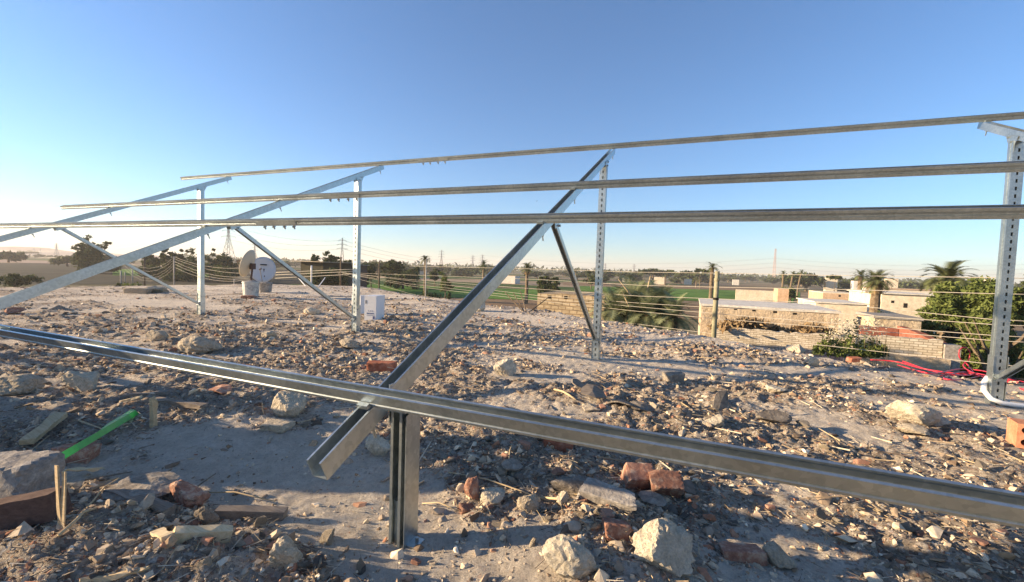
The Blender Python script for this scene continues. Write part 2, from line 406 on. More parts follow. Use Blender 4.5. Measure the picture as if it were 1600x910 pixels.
# ---- roof surface
def axis(lo, hi, c0, c1, d0, g):
    a = [c0]
    while a[-1] < c1: a.append(a[-1]+d0)
    d = d0
    while a[-1] < hi: d *= g; a.append(a[-1]+d)
    b = [c0]; d = d0
    while b[-1] > lo: d *= g; b.append(b[-1]-d)
    return np.array(b[:0:-1]+a)
def roof():
    xs = axis(-21.2, 9, -2.6, 2.6, .016, 1.012); ys = axis(-9.4, 18.6, -.9, 3.0, .016, 1.013)
    X, Y = np.meshgrid(xs, ys); Z = H(X, Y); D = dens(X, Y)
    keep = roof_sd(X, Y) > -.45
    nx = len(xs); ny = len(ys); idx = np.arange(nx*ny).reshape(ny, nx)
    a = idx[:-1, :-1]; b = idx[:-1, 1:]; c = idx[1:, 1:]; e = idx[1:, :-1]
    k = keep[:-1, :-1] & keep[:-1, 1:] & keep[1:, 1:] & keep[1:, :-1]
    F = np.stack([a[k], b[k], c[k], e[k]], 1)
    V = np.stack([X.ravel(), Y.ravel(), Z.ravel()], 1)
    used = np.unique(F); rem = np.full(len(V), -1); rem[used] = np.arange(len(used))
    me = np_mesh('rooftop_ground', V[used], rem[F], M_ground, smooth=True, extra={'dens': D.ravel()[used]})
    tag(link('rooftop_ground', me), kind='structure')
    # the house below the roof surface
    mb = MB(); n = len(ROOF); cxm, cym = -6, 3
    ring = [(cxm+(x-cxm)*.985, cym+(y-cym)*.985) for x, y in ROOF]
    vs = [(x, y, PLAIN-.3) for x, y in ring]+[(x, y, -.12) for x, y in ring]
    mb.add(vs, [(i, (i+1) % n, n+(i+1) % n, n+i) for i in range(n)]+[tuple(n+i for i in range(n))])
    o = mb.build('house_walls', M_adobe); tag(o, kind='structure')
roof()

# ================================================================== SOLAR PANEL RACK
HF, TAN, DD = .6224, .4607, 4.4381
TH = math.atan(TAN); E1 = Vector((0, math.cos(TH), math.sin(TH))); E3 = Vector((0, -math.sin(TH), math.cos(TH))); EX = Vector((1, 0, 0))
FX = [-8.3117, -4.1957, 0.0, 4.0896]
YP = [-.1031, 1.9543, 2.9391, 5.0219]
def zr(y): return HF+TAN*y
RH, RW = .080, .066     # rafter
PH, PW = .061, .052      # purlin
def channel(w, h, t, lip, groove=True):
    """lipped U opening towards +b, returned as outline and cap quads; b from 0 to h"""
    hw = w/2; g = .005
    c = [(-hw+lip, h-.008), (-hw+lip, h), (-hw, h)]
    if groove == 2: c += [(-hw, h*.70), (-hw+.010, h*.62), (-hw+.010, h*.40), (-hw, h*.32)]
    elif groove: c += [(-hw, h*.34), (-hw+g, h*.30), (-hw+g, h*.20), (-hw, h*.16)]
    c += [(-hw, 0)]
    if groove: c += [(-w*.30, 0), (-w*.24, .005), (w*.24, .005), (w*.30, 0)]
    c += [(hw, 0)]
    if groove == 2: c += [(hw, h*.32), (hw-.010, h*.40), (hw-.010, h*.62), (hw, h*.70)]
    elif groove: c += [(hw, h*.16), (hw-g, h*.20), (hw-g, h*.30), (hw, h*.34)]
    c += [(hw, h), (hw-lip, h), (hw-lip, h-.008)]
    n = len(c); A = []; B = []
    for i in range(n):
        p = Vector(c[i]); d0 = (p-Vector(c[i-1])).normalized() if i > 0 else None; d1 = (Vector(c[i+1])-p).normalized() if i < n-1 else None
        if d0 is None: d0 = d1
        if d1 is None: d1 = d0
        n0 = Vector((-d0.y, d0.x)); n1 = Vector((-d1.y, d1.x)); m = (n0+n1); m = m.normalized(); k = 1/max(.4, m.dot(n0))
        A.append(tuple(p)); B.append(tuple(p+m*t*k))
    out = A+B[::-1]; N = len(out)
    quads = [(i, i+1, N-2-i, N-1-i) for i in range(n-1)]
    return out, quads
rack = empty('solar_panel_rack', (0, 0, 0))
tag(rack, 'galvanised steel rack of four long purlins on sloping rafters, bare of panels', 'panel rack')
out_p, q_p = channel(PW, PH, .003, .009); out_u, q_u = channel(PW+.004, .070, .003, .009, 2); out_r, q_r = channel(RW, RH, .003, .008, False)
XL, XR = -9.84, 6.6
def bolt(mb, p, ax, L=.06, r=.006):
    p = Vector(p); ax = Vector(ax).normalized()
    mb.tube([p, p+ax*L], r, 6); mb.tube([p+ax*.012, p+ax*.024], r*2.1, 6)
SPL = {1: -3.85, 2: -3.55, 3: -3.1}
for i, y in enumerate(YP):
    base = Vector((XL, y, zr(y)))+E3*(RH+.002)
    mb = MB(); mb.extrude(out_u if i else out_p, q_u if i else q_p, base, EX, E1, E3, XR-XL)
    pu = mb.build('purlin', M_metal, rack)
    if i:
        pix = {1: (445, 348), 2: (540, 308), 3: (680, 252)}[i]
        d = ray(*pix); t = ((base-Vector(CAM)).dot(E3))/Vector(d).dot(E3); xs_ = float(CAM[0]+t*d[0])
        for kx in (-.22, -.08, .08, .22):
            m2 = MB(); bolt(m2, base+EX*(xs_-XL+kx)+E3*(-.002), -E3, .045, .009); m2.build('splice_bolt', M_metal, pu)
        m2 = MB(); sx = xs_-XL-.3
        m2.box(base+EX*(xs_-XL)+E3*(PH*.5)-E1*(PW/2+.0045), (.6, .004, PH*.5), Matrix((EX, E1, E3)).transposed()); m2.build('splice_plate', M_metal, pu)
for i, x in enumerate(FX):
    y0, y1 = -.39, 5.08
    o = Vector((x, y0, zr(y0)))
    mb = MB(); mb.extrude(out_r, q_r, o, E1, -EX, E3, (y1-y0)/math.cos(TH))
    ra = mb.build('rafter', M_metal, rack)
    for y in YP:
        m2 = MB(); bolt(m2, Vector((x+.012, y-.04, zr(y-.04)))+E3*.002, -E3, .065, .006); m2.build('bolt', M_metal, ra)
        # saddle cleats holding the purlin on the rafter
        c = Vector((x, y, zr(y)))+E3*(RH+.012)
        for s in (-1, 1): MB().box(c-E1*(s*(PW/2+.012)), (.05, .02, .018), Matrix((EX, E1, E3)).transposed()).build('cleat', M_metal, ra)
def slotted_post(x, y, ztop, zbase):
    """box post; a row of real slots is cut in the face towards -Y"""
    w2, d2 = .045, .042; L = ztop-zbase
    mb = MB(); t = .004
    # plain faces: +Y, -X, +X (each thin slabs, butted), with return grooves on the sides
    mb.box((x-w2, y+.0, zbase+L/2), (t, 2*d2, L)); mb.box((x+w2, y, zbase+L/2), (t, 2*d2, L))
    mb.box((x, y+d2-t/2, zbase+L/2), (2*w2-t, t, L))
    for s in (-1, 1): mb.box((x+s*(w2+.0035), y+.01, zbase+L/2), (.003, .03, L))
    sw = .016; rail = (2*w2-t-sw)/2
    yy = y-d2+t/2
    for s in (-1, 1): mb.box((x+s*(sw/2+rail/2), yy, zbase+L/2), (rail, t, L))
    pitch = .075; sl_ = .036; z = zbase+.03
    zprev = zbase
    while z+sl_ < ztop-.05:
        mb.box((x, yy, (zprev+z)/2), (sw, t, z-zprev)); zprev = z+sl_; z += pitch
    mb.box((x, yy, (zprev+ztop)/2), (sw, t, ztop-zprev))
    return mb.build('rear_post', M_metal, rack)
def gusset(x, y, z, parent, wid=.2):
    mb = MB()
    for s in (-1, 1):
        X0 = x+s*(RW/2+.004); t = .004*s
        prof = [(-.045, -.13), (.045, -.13), (.045, -.06), (wid*.55, .045+TAN*wid*.3), (-wid*.45, .03-TAN*wid*.35), (-.045, -.07)]
        n = len(prof)
        vs = [(X0, y+a, z+b) for a, b in prof]+[(X0+t, y+a, z+b) for a, b in prof]
        mb.add(vs, [tuple(range(n)), tuple(range(2*n-1, n-1, -1))]+[(k, n+k, n+(k+1) % n, (k+1) % n) for k in range(n)])
        mb.tube([(X0, y, z-.03), (X0+s*.022, y, z-.03)], .011, 6)
        mb.tube([(X0, y+.05, z+.03), (X0+s*.02, y+.05, z+.03)], .009, 6)
    mb.build('bracket', M_metal, parent)
YB, ZB = 2.2395, .2751
base_px = [(313, 500), (558, 525), (933, 568), (1560, 632)]
for i, x in enumerate(FX):
    g = Hs(x, DD)
    po = slotted_post(x, DD, zr(DD)-.03, min(g, 0)-.05)
    gusset(x, DD, zr(DD), po)
    mb = MB()   # lower sleeve of the post
    mb.box((x-.052, DD, .24), (.004, .1, .50)); mb.box((x+.056, DD, .24), (.004, .1, .50)); mb.box((x+.002, DD+.048, .24), (.104, .004, .5))
    mb.box((x+.09, DD-.02, max(g, 0)+.012), (.06, .05, .006)); mb.tube([(x+.10, DD-.02, max(g, 0)), (x+.10, DD-.02, max(g, 0)+.05)], .009, 6)
    mb.tube([(x+.058, DD-.02, .42), (x+.078, DD-.02, .42)], .012, 6); mb.tube([(x+.058, DD-.02, .12), (x+.078, DD-.02, .12)], .012, 6)
    mb.build('base_sleeve', M_metal, po)
    # brace
    a = Vector((x, YB, zr(YB)-.02)); b = Vector((x, DD-.055, ZB)); ax = (b-a).normalized(); e3 = ax.cross(EX)
    if e3.z > 0: e3 = -e3
    ob, qb = channel(.05, .045, .003, .01, False)
    mb = MB(); mb.extrude(ob, qb, a+ax*.03+e3*-.022, ax, EX, e3, (b-a).length-.03)
    br = mb.build('brace', M_metal, rack)
    mb = MB()
    for s in (-1, 1):
        mb.box(a+Vector((s*(RW/2+.003), .0, .0)), (.004, .14, .075), Matrix((EX, E1, E3)).transposed())
        mb.tube([a+EX*(s*RW/2)+ax*.05, a+EX*(s*(RW/2+.026))+ax*.05], .011, 6)
    mb.build('bracket', M_metal, br)
    mb = MB(); mb.box(b+Vector((.0, .0, .0)), (.075, .05, .07)); mb.tube([b+EX*-.055, b+EX*.055], .01, 6); mb.build('clamp', M_metal, br)
# front posts: open C channels facing the camera side
out_f, q_f = channel(.056, .1, .003, .013, False)
FPX_, FPY_ = [x+.06 for x in FX], .03
for i, x in enumerate(FX):
    xx = x+.075; yy = .0
    g = min(Hs(xx, yy), Hs(xx+.05, yy+.05), 0)
    mb = MB(); mb.extrude(out_f, q_f, (xx-.011, yy+.05, g-.06), (0, 0, 1), (-1, 0, 0), (0, -1, 0), zr(0)-.02-g+.06)
    fp = mb.build('front_post', M_metal, rack)
    mb = MB(); ztp = zr(0)-.035   # outer side plate with its top cut on the slope
    vs = [(xx+.034+dx, yy+dy, z) for dx in (0, .004) for (dy, z) in ((-.048, g-.05), (.052, g-.05), (.052, ztp+.035), (-.048, ztp-.01))]
    mb.add(vs, [(0, 1, 2, 3), (7, 6, 5, 4), (0, 4, 5, 1), (1, 5, 6, 2), (2, 6, 7, 3), (3, 7, 4, 0)]); mb.build('side_plate', M_metal, fp)
    mb = MB(); zt = zr(0)
    mb.box((xx-.046, yy+.0, zt-.0), (.005, .11, .16)); mb.box((xx+.0, yy, zt-.025), (.085, .13, .006)); mb.box((xx+.0, yy+.02, zt-.055), (.062, .004, .06))
    for dz in (-.03, .03): mb.tube([(xx-.062, yy-.02, zt+dz), (xx-.03, yy-.02, zt+dz)], .011, 6)
    mb.build('bracket', M_metal, fp)
    mb = MB(); mb.box((xx-.011, yy-.008, .08), (.046, .05, .24)); mb.box((xx+.062, yy+.0, max(Hs(xx+.06, yy), 0)+.004), (.05, .07, .005)); mb.tube([(xx+.07, yy, 0), (xx+.07, yy, max(Hs(xx+.06, yy), 0)+.03)], .008, 6); mb.build('base_sleeve', M_metal, fp)

# ================================================================== RUBBLE
def ico(sub):
    import bmesh
    bm = bmesh.new(); bmesh.ops.create_icosphere(bm, subdivisions=sub, radius=1)
    V = np.array([v.co[:] for v in bm.verts]); F = np.array([[v.index for v in f.verts] for f in bm.faces]); bm.free(); return V, F
ICO = {k: ico(k) for k in (1, 2, 3, 4)}
def rock_shape(sub, rng, cuts=9, rough=.0, blocky=False):
    V, F = ICO[sub]; V = V.copy()
    N = rng.normal(size=(cuts, 3)); N /= np.linalg.norm(N, axis=1)[:, None]
    off = rng.uniform(.4, .95, cuts)
    if blocky:
        B = np.array([[1, 0, 0], [-1, 0, 0], [0, 1, 0], [0, -1, 0], [0, 0, 1], [0, 0, -1]])+rng.normal(size=(6, 3))*.1
        B /= np.linalg.norm(B, axis=1)[:, None]; N = np.vstack([N[:3], B]); off = np.concatenate([rng.uniform(.8, 1, 3), rng.uniform(.55, .68, 6)])
    d = V@N.T; r = np.where(d > .05, off/np.maximum(d, .05), 9).min(1); r = np.minimum(r, 1.1)
    V = V*r[:, None]
    if rough:
        p = V*3.1+rng.uniform(0, 50, 3)
        n = _gn(p[:, 0]+p[:, 2]*.7, p[:, 1]-p[:, 2]*.6, 3)+.5*_gn(2.3*p[:, 0]-p[:, 2], 2.3*p[:, 1]+p[:, 2]*1.7, 5)+.4*_gn(6*p[:, 0]-3*p[:, 2], 6*p[:, 1]+4*p[:, 2], 7)+.25*_gn(13*p[:, 0]-5*p[:, 2], 13*p[:, 1]+9*p[:, 2], 9)
        V = V*(1+rough*n)[:, None]
    return V, F
def rock_hull(n, rng, refine=False):
    """sharp edged broken piece: convex hull of a few random points"""
    import bmesh
    bm = bmesh.new()
    for _ in range(n):
        p = rng.normal(size=3); p /= np.linalg.norm(p); p *= rng.uniform(.75, 1.08); bm.verts.new(p)
    r = bmesh.ops.convex_hull(bm, input=bm.verts)
    bmesh.ops.delete(bm, geom=[g for g in r['geom_interior'] if isinstance(g, bmesh.types.BMVert)], context='VERTS')
    if refine:
        bmesh.ops.bevel(bm, geom=list(bm.edges), offset=.05, segments=1, affect='EDGES')
        bmesh.ops.triangulate(bm, faces=bm.faces[:]); bmesh.ops.subdivide_edges(bm, edges=bm.edges[:], cuts=2, use_grid_fill=True)
    bmesh.ops.triangulate(bm, faces=bm.faces[:]); bmesh.ops.recalc_face_normals(bm, faces=bm.faces[:])
    bm.verts.index_update()
    V = np.array([v.co[:] for v in bm.verts]); F = np.array([[v.index for v in f.verts] for f in bm.faces]); bm.free()
    if refine:
        p = V*2.3+rng.uniform(0, 50, 3); q = _gn(p[:, 0]*2+p[:, 2], p[:, 1]*2-p[:, 2], 3)+.6*_gn(5*p[:, 0]-p[:, 2], 5*p[:, 1]+4*p[:, 2], 5)
        V = V*(1+.07*q)[:, None]
    return V, F
PAL = np.array([(.46, .40, .32), (.60, .55, .47), (.40, .35, .285), (.32, .28, .235), (.25, .21, .175), (.19, .155, .125), (.13, .10, .08), (.30, .16, .11), (.36, .22, .16), (.27, .20, .14)])
PALP = np.array([.17, .035, .19, .18, .15, .11, .07, .04, .03, .06]); PALP = PALP/PALP.sum()
def rotmats(n, rng, flat=.5):
    a = rng.uniform(0, 2*PI, n); tx = rng.normal(size=n)*flat; ty = rng.normal(size=n)*flat
    ca, sa = np.cos(a), np.sin(a); Rz = np.zeros((n, 3, 3)); Rz[:, 0, 0] = ca; Rz[:, 0, 1] = -sa; Rz[:, 1, 0] = sa; Rz[:, 1, 1] = ca; Rz[:, 2, 2] = 1
    Rx = np.zeros((n, 3, 3)); Rx[:, 0, 0] = 1; Rx[:, 1, 1] = np.cos(tx); Rx[:, 1, 2] = -np.sin(tx); Rx[:, 2, 1] = np.sin(tx); Rx[:, 2, 2] = np.cos(tx)
    Ry = np.zeros((n, 3, 3)); Ry[:, 1, 1] = 1; Ry[:, 0, 0] = np.cos(ty); Ry[:, 0, 2] = np.sin(ty); Ry[:, 2, 0] = -np.sin(ty); Ry[:, 2, 2] = np.cos(ty)
    return Rz@Rx@Ry
def sample_pos(n, rmin, rmax, rng, thr=0.0, a0=50, a1=172):
    """points in front of the camera, even per ring of distance, kept by rubble density"""
    X = []; Y = []
    tot = 0
    while tot < n:
        m = n*3
        r = np.exp(rng.uniform(math.log(rmin), math.log(rmax), m)); a = np.radians(rng.uniform(a0, a1, m))
        x = CX+r*np.cos(a); y = CY+r*np.sin(a)
        k = (roof_sd(x, y) > .02) & (rng.random(m) < np.maximum(dens(x, y), thr))
        x, y = x[k], y[k]; X.append(x); Y.append(y); tot += len(x)
    return np.concatenate(X)[:n], np.concatenate(Y)[:n]
def scatter(name, n, rmin, rmax, smin, smax, sub, rng, mat, label, flatp=.5, thr=.12, rel=False):
    protos = [rock_hull(int(rng.integers(7, 10+3*sub)), rng) for _ in range(24)]
    x, y = sample_pos(n, rmin, rmax, rng, thr)
    s = smin*(smax/smin)**(rng.random(n)**2.2)
    if rel: s = s*np.clip(np.hypot(x-CX, y-CY)/4, .7, 2.2)
    sc = np.stack([s*rng.uniform(.7, 1.3, n), s*rng.uniform(.5, 1.0, n), s*np.where(rng.random(n) < flatp, rng.uniform(.18, .4, n), rng.uniform(.45, .9, n))], 1)
    R = rotmats(n, rng, .35); z = H(x, y)+sc[:, 2]*.12
    cols = PAL[rng.choice(len(PAL), n, p=PALP)]*rng.uniform(.95, 1.5, (n, 1))*np.array([1.05, .98, .87])
    Vs = []; Fs = []; Cs = []; off = 0; pid = rng.integers(0, 24, n)
    for k in range(24):
        q = np.where(pid == k)[0]
        if not len(q): continue
        V, F = protos[k]
        W = V[None]*sc[q][:, None, :]; W = np.einsum('nij,nvj->nvi', R[q], W)
        W += np.stack([x[q], y[q], z[q]], 1)[:, None, :]
        nv = len(V); Vs.append(W.reshape(-1, 3)); Fs.append((F[None]+(np.arange(len(q))*nv)[:, None, None]+off).reshape(-1, 3)); off += nv*len(q)
        Cs.append(np.repeat(cols[q], nv, 0))
    me = np_mesh(name, np.concatenate(Vs), np.concatenate(Fs), mat, np.concatenate(Cs))
    o = link(name, me); tag(o, label, 'rubble', kind='stuff'); return o
rg = np.random.default_rng(11)
scatter('gravel', 52000, .9, 6.0, .004, .015, 1, rg, M_peb, 'fine crushed masonry and pebbles spread across the near part of the roof')
scatter('rubble_bits', 9500, 1.2, 7.5, .012, .048, 2, rg, M_peb, 'fist-size and smaller broken masonry bits strewn over the near roof')
scatter('rubble_scatter', 16000, 5, 24, .009, .036, 1, rg, M_peb, 'small broken masonry strewn over the far part of the roof', rel=True, thr=.05)
# straw, reed and splinter litter
def litter(name, n, rmin, rmax, lmin, lmax, w0, rng, mat, label, thr=.02):
    x, y = sample_pos(n, rmin, rmax, rng, thr)
    L = rng.uniform(lmin, lmax, n); a = rng.uniform(0, PI, n); tilt = rng.normal(size=n)*.18; wd = w0*rng.uniform(.5, 1.6, n)
    dx = np.stack([np.cos(a)*np.cos(tilt), np.sin(a)*np.cos(tilt), np.sin(tilt)], 1)
    z = H(x, y)+.008+np.abs(np.sin(tilt))*L*.4
    c = np.stack([x, y, z], 1); up_ = np.array([0, 0, 1.]); sd2 = np.cross(dx, up_); sd2 /= np.linalg.norm(sd2, axis=1)[:, None]; uu = np.cross(sd2, dx)
    V = []
    for (e, k) in ((-1, 1), (1, .5)):
        for q in range(3):
            an = 2*PI*q/3; V.append(c+dx*(e*L/2)[:, None]+(sd2*math.cos(an)+uu*math.sin(an))*(wd*k)[:, None])
    V = np.stack(V, 1); F = np.array([(0, 1, 4, 3), (1, 2, 5, 4), (2, 0, 3, 5)])
    FF = (F[None]+(np.arange(n)*6)[:, None, None]).reshape(-1, 4)
    pal = np.array([(.44, .34, .21), (.30, .23, .15), (.22, .17, .12), (.52, .45, .34), (.13, .10, .08)])
    cols = np.repeat(pal[rng.integers(0, 5, n)], 6, 0)
    me = np_mesh(name, V.reshape(-1, 3), FF, mat, cols); tag(link(name, me), label, 'debris', kind='stuff')
litter('straw_litter', 9000, .9, 7.5, .02, .09, .0017, rg, M_peb, 'short dry straw and splinters mixed into the rubble')
litter('stick_litter', 520, 2.6, 12, .08, .26, .005, rg, M_peb, 'thin dry sticks and reeds lying among the rubble')

# individual loose chunks
def stone_protos(k, sub, rng, blocky=False, rough=.06):
    return [rock_shape(sub, rng, 3, .03, True) if blocky else rock_hull(int(rng.integers(9, 15)), rng, True) for _ in range(k)]
rs = np.random.default_rng(23)
KINDS = [('rubble_chunk', M_palev, False, 'pale chunk of broken mortar lying loose in the roof rubble', 'pale mortar chunks scattered on the roof', 'rubble chunk', 190),
         ('rubble_stone', M_greyv, False, 'grey broken stone lying loose in the roof rubble', 'grey stones scattered on the roof', 'stone', 150),
         ('brick_fragment', M_brickv, True, 'dusty red brick fragment lying loose in the roof rubble', 'red brick fragments scattered on the roof', 'brick fragment', 80)]
for (nm, mat, bl, lab, grp, cat, n) in KINDS:
    meshes = []
    for V, F in stone_protos(10, 3, rs, bl):
        meshes.append(np_mesh(nm, V, F, mat))
    x, y = sample_pos(n*2, 1.35, 14, rs, .12, 62, 160)
    for i in range(len(x)):      # half of them lie in the heaps
        if i % 2 == 0:
            pc = PILE[int(rs.integers(0, len(PILE)))]; x[i] = pc[0]+rs.normal()*pc[2]*.7; y[i] = pc[1]+rs.normal()*pc[3]*.7
    kk = 0
    for i in range(len(x)):
        d = math.hypot(x[i]-CX, y[i]-CY)
        if d < 1.5 or roof_sd(x[i:i+1], y[i:i+1])[0] < .05 or math.hypot(x[i], y[i]) < .22 or ell(x[i], y[i], -1.05, .22, 1.0, .4) < 1: continue
        s = float(.018+.022*rs.random()+.006*d*rs.random()**2); s = min(s, .07)
        if kk >= n: break
        kk += 1
        o = link(nm, meshes[int(rs.integers(0, 10))])
        sz = (s*rs.uniform(.8, 1.5), s*rs.uniform(.7, 1.1), s*rs.uniform(.35, .9))
        o.scale = sz; o.location = (x[i], y[i], Hs(x[i], y[i])+sz[2]*.15); o.rotation_euler = (rs.normal()*.3, rs.normal()*.3, rs.uniform(0, 6.3))
        if y[i] < -.12: where = 'in the shaded foreground left of the near front post' if x[i] < 0 else 'at the very front, right of the near front post'
        elif y[i] < 1.6: where = 'under the left part of the near purlin' if x[i] < -.6 else ('in the heap right of the near front post' if x[i] < 1.4 else 'under the right part of the near purlin')
        elif y[i] < 4.4: where = 'beyond the near purlin, left of the near rafter' if x[i] < -.9 else 'beyond the near purlin, right of the near rafter'
        else: where = 'behind the row of rear posts, left half of the roof' if x[i] < -3 else 'behind the row of rear posts, near the right roof edge'
        tag(o, lab.split(' lying')[0]+' '+where, cat, grp)

# hero stones placed where the photo has them: base pixel, width px, height px, depth ratio, material
def hero(name, px, py, wpx, hpx, mat, label, cat, seed, dr=.8, rz=None, blocky=False, rough=.12, tilt=0, sub=4, sink=.28):
    p = on_roof(px, py); m = mpp(p); rng = np.random.default_rng(seed)
    if blocky and rough == .12: rough = .04
    V, F = rock_shape(sub, rng, 8, rough, blocky)
    k = .62 if blocky else .82
    V = V*np.array([wpx*m/2/k, wpx*m*dr/2/k, hpx*m/2/k])
    me = np_mesh(name, V, F, mat)
    o = link(name, me); hz = hpx*m/2
    # p is where the front foot of the stone stands; push back by half its depth
    back = np.array([p[0]-CX, p[1]-CY]); back /= np.linalg.norm(back)
    loc = np.array([p[0], p[1]])+back*wpx*m*dr*.42
    o.location = (loc[0], loc[1], p[2]+hz*(1-sink)); o.rotation_euler = (tilt, 0, YAW if rz is None else rz)
    tag(o, label, cat); return o
hero('boulder', 1418, 662, 66, 36, M_pale, 'large pale limestone boulder on the dusty right part of the roof', 'stone', 1, .7)
hero('stone', 1465, 668, 26, 18, M_pale, 'small pale stone touching the right end of the large limestone boulder', 'stone', 2)
hero('stone', 1427, 682, 40, 14, M_palev, 'flat pale stone in front of the large limestone boulder', 'stone', 3)
hero('boulder', 789, 588, 28, 28, M_pale, 'upright pale rough stone standing alone beyond the near purlin, right of the rafter', 'stone', 4)
hero('stone', 1052, 596, 26, 16, M_greyv, 'square dark grey stone behind the shard heap, right of the third rear post', 'stone', 5, blocky=True)
hero('stone', 315, 550, 50, 26, M_palev, 'wide tan stone on the brick bits beyond the left purlin', 'stone', 6)
hero('stone', 244, 533, 24, 16, M_palev, 'rounded tan stone beyond the left purlin, left of the first rear post foot', 'stone', 7)
hero('boulder', 125, 612, 58, 34, M_palev, 'tan boulder lying under the left end of the near purlin', 'stone', 8)
hero('boulder', 452, 652, 38, 40, M_palev, 'pointed tan stone standing at the back of the dusty patch', 'stone', 9)
hero('stone', 432, 676, 38, 13, M_palev, 'flat whitish plaster flake on the back edge of the dusty patch', 'plaster flake', 10, blocky=True, sink=.3)
hero('boulder', 592, 712, 34, 32, M_pale, 'yellowish stone just left of the near front post', 'stone', 11)
hero('brick', 872, 704, 44, 26, M_brick, 'broken red brick capped with mortar, standing under the near purlin', 'brick', 12, .6, blocky=True, rough=.03)
hero('mortar_cap', 858, 685, 22, 10, M_palev, 'lump of mortar stuck on top of the broken red brick', 'mortar', 13)
hero('brick', 995, 768, 48, 40, M_brickv, 'dark red brick half leaning on the shard pile', 'brick', 14, .6, blocky=True, rough=.03, tilt=.4)
hero('brick', 1040, 776, 46, 30, M_brickv, 'reddish flat tile fragment at the right of the shard pile', 'tile', 15, .7, blocky=True, tilt=.5)
hero('stone', 945, 792, 84, 26, M_grey, 'long grey slab lying slanted in the shard pile', 'slab', 16, .4, rz=YAW-.5, blocky=True, tilt=.35)
hero('stone', 900, 778, 70, 22, M_greyv, 'flat grey brown stone left of the slanted slab', 'stone', 17, .6)
hero('stone', 826, 798, 28, 26, M_palev, 'knobbly pale stone in front of the rubble pile', 'stone', 18)
hero('stone', 772, 792, 34, 24, M_pale, 'smooth orange tan stone right of the near front post', 'stone', 19)
hero('stone', 738, 784, 26, 34, M_brickv, 'dark red upright stone right of the near front post', 'stone', 20)
hero('stone', 880, 790, 16, 18, M_pale, 'small rounded cream pebble in the middle of the rubble pile', 'pebble', 21)
hero('brick', 962, 838, 34, 26, M_brickv, 'pinkish brick corner behind the big pale rocks', 'brick', 22, .8, blocky=True)
hero('boulder', 886, 905, 68, 52, M_pale, 'rounded pale boulder at the bottom edge of the view', 'stone', 23, .7)
hero('boulder', 1036, 894, 76, 66, M_pale, 'large rough cream rock with grey shaded side at the bottom edge', 'stone', 24, .8, rough=.2)
hero('brick', 1160, 880, 64, 20, M_brickv, 'dusty red brick lying flat right of the large cream rock', 'brick', 25, .5, blocky=True, rough=.03)
hero('stone', 1216, 888, 40, 32, M_palev, 'brown pyramid shaped stone right of the flat dusty brick', 'stone', 26)
hero('stone', 440, 892, 46, 42, M_palev, 'cratered pale lump of mortar at the bottom left', 'stone', 27, rough=.2)
hero('stone', 20, 618, 60, 26, M_palev, 'broad tan stone under the purlin at the left border', 'stone', 28)
hero('stone', 292, 794, 50, 36, M_brickv, 'red brown broken brick lump with mortar left of the dusty patch', 'brick lump', 29, rough=.16)
hero('stone', 228, 778, 90, 24, M_greyv, 'low grey rock at the left edge of the dusty patch', 'stone', 30)
hero('stone', 322, 820, 30, 34, M_palev, 'leaning leaf shaped stone beside the pale wood block', 'stone', 31, .4)
hero('concrete_block', 22, 792, 96, 74, M_grey, 'big pitted grey concrete lump lying on the brown beam', 'concrete block', 32, .7, blocky=True, rough=.07)
hero('tile', 122, 722, 52, 26, M_brickv, 'dull red tile fragment lying behind the green strap', 'tile', 33, .5, blocky=True)
hero('brick', 596, 583, 46, 14, M_brick, 'low red brick just beyond the near purlin, left of the rafter', 'brick', 34, .5, blocky=True, rough=.05)
hero('stone', 1118, 668, 40, 22, M_pale, 'yellowish flat stone in front of the shard heap', 'stone', 35, .6)
hero('stone', 1205, 665, 44, 18, M_greyv, 'grey flat stone at the right of the shard heap', 'stone', 36, .6)
hero('stone', 1246, 552, 26, 15, M_palev, 'grey stone at the roof edge below the wires', 'stone', 37)
hero('stone', 1270, 572, 16, 14, M_pale, 'small cream stone near the right roof edge', 'stone', 38)
hero('brick', 1334, 568, 16, 8, M_brick, 'small orange brick bit near the red cable', 'brick', 39, .8, blocky=True)
hero('stone', 1210, 615, 30, 10, M_pale, 'low sunlit stone on the dusty right part of the roof', 'stone', 40)
hero('stone', 752, 487, 18, 18, M_pale, 'pale stone on the far roof edge right of the rafter', 'stone', 41)
hero('stone', 244, 458, 26, 11, M_palev, 'brown stone on the far left edge of the roof', 'stone', 42)
hero('brick', 215, 459, 40, 9, M_palev, 'grey masonry block row on the far left edge of the roof', 'block', 43, .5, blocky=True)
hero('stone', 92, 486, 24, 8, M_greyv, 'dark stone with a long shadow on the far left of the roof', 'stone', 44)
hero('stone', 20, 492, 28, 10, M_brickv, 'dark reddish stone at the left border beyond the purlin', 'stone', 45)
hero('stone', 592, 476, 14, 14, M_pale, 'small tan stone right of the white carton', 'stone', 46)
hero('stone', 487, 492, 20, 12, M_pale, 'pinkish stone between the two middle rear posts', 'stone', 47)
hero('stone', 548, 545, 28, 15, M_palev, 'tan stone in front of the second rear post', 'stone', 48)
hero('stone', 420, 530, 20, 14, M_palev, 'tan stone left of the second rear post foot', 'stone', 49)

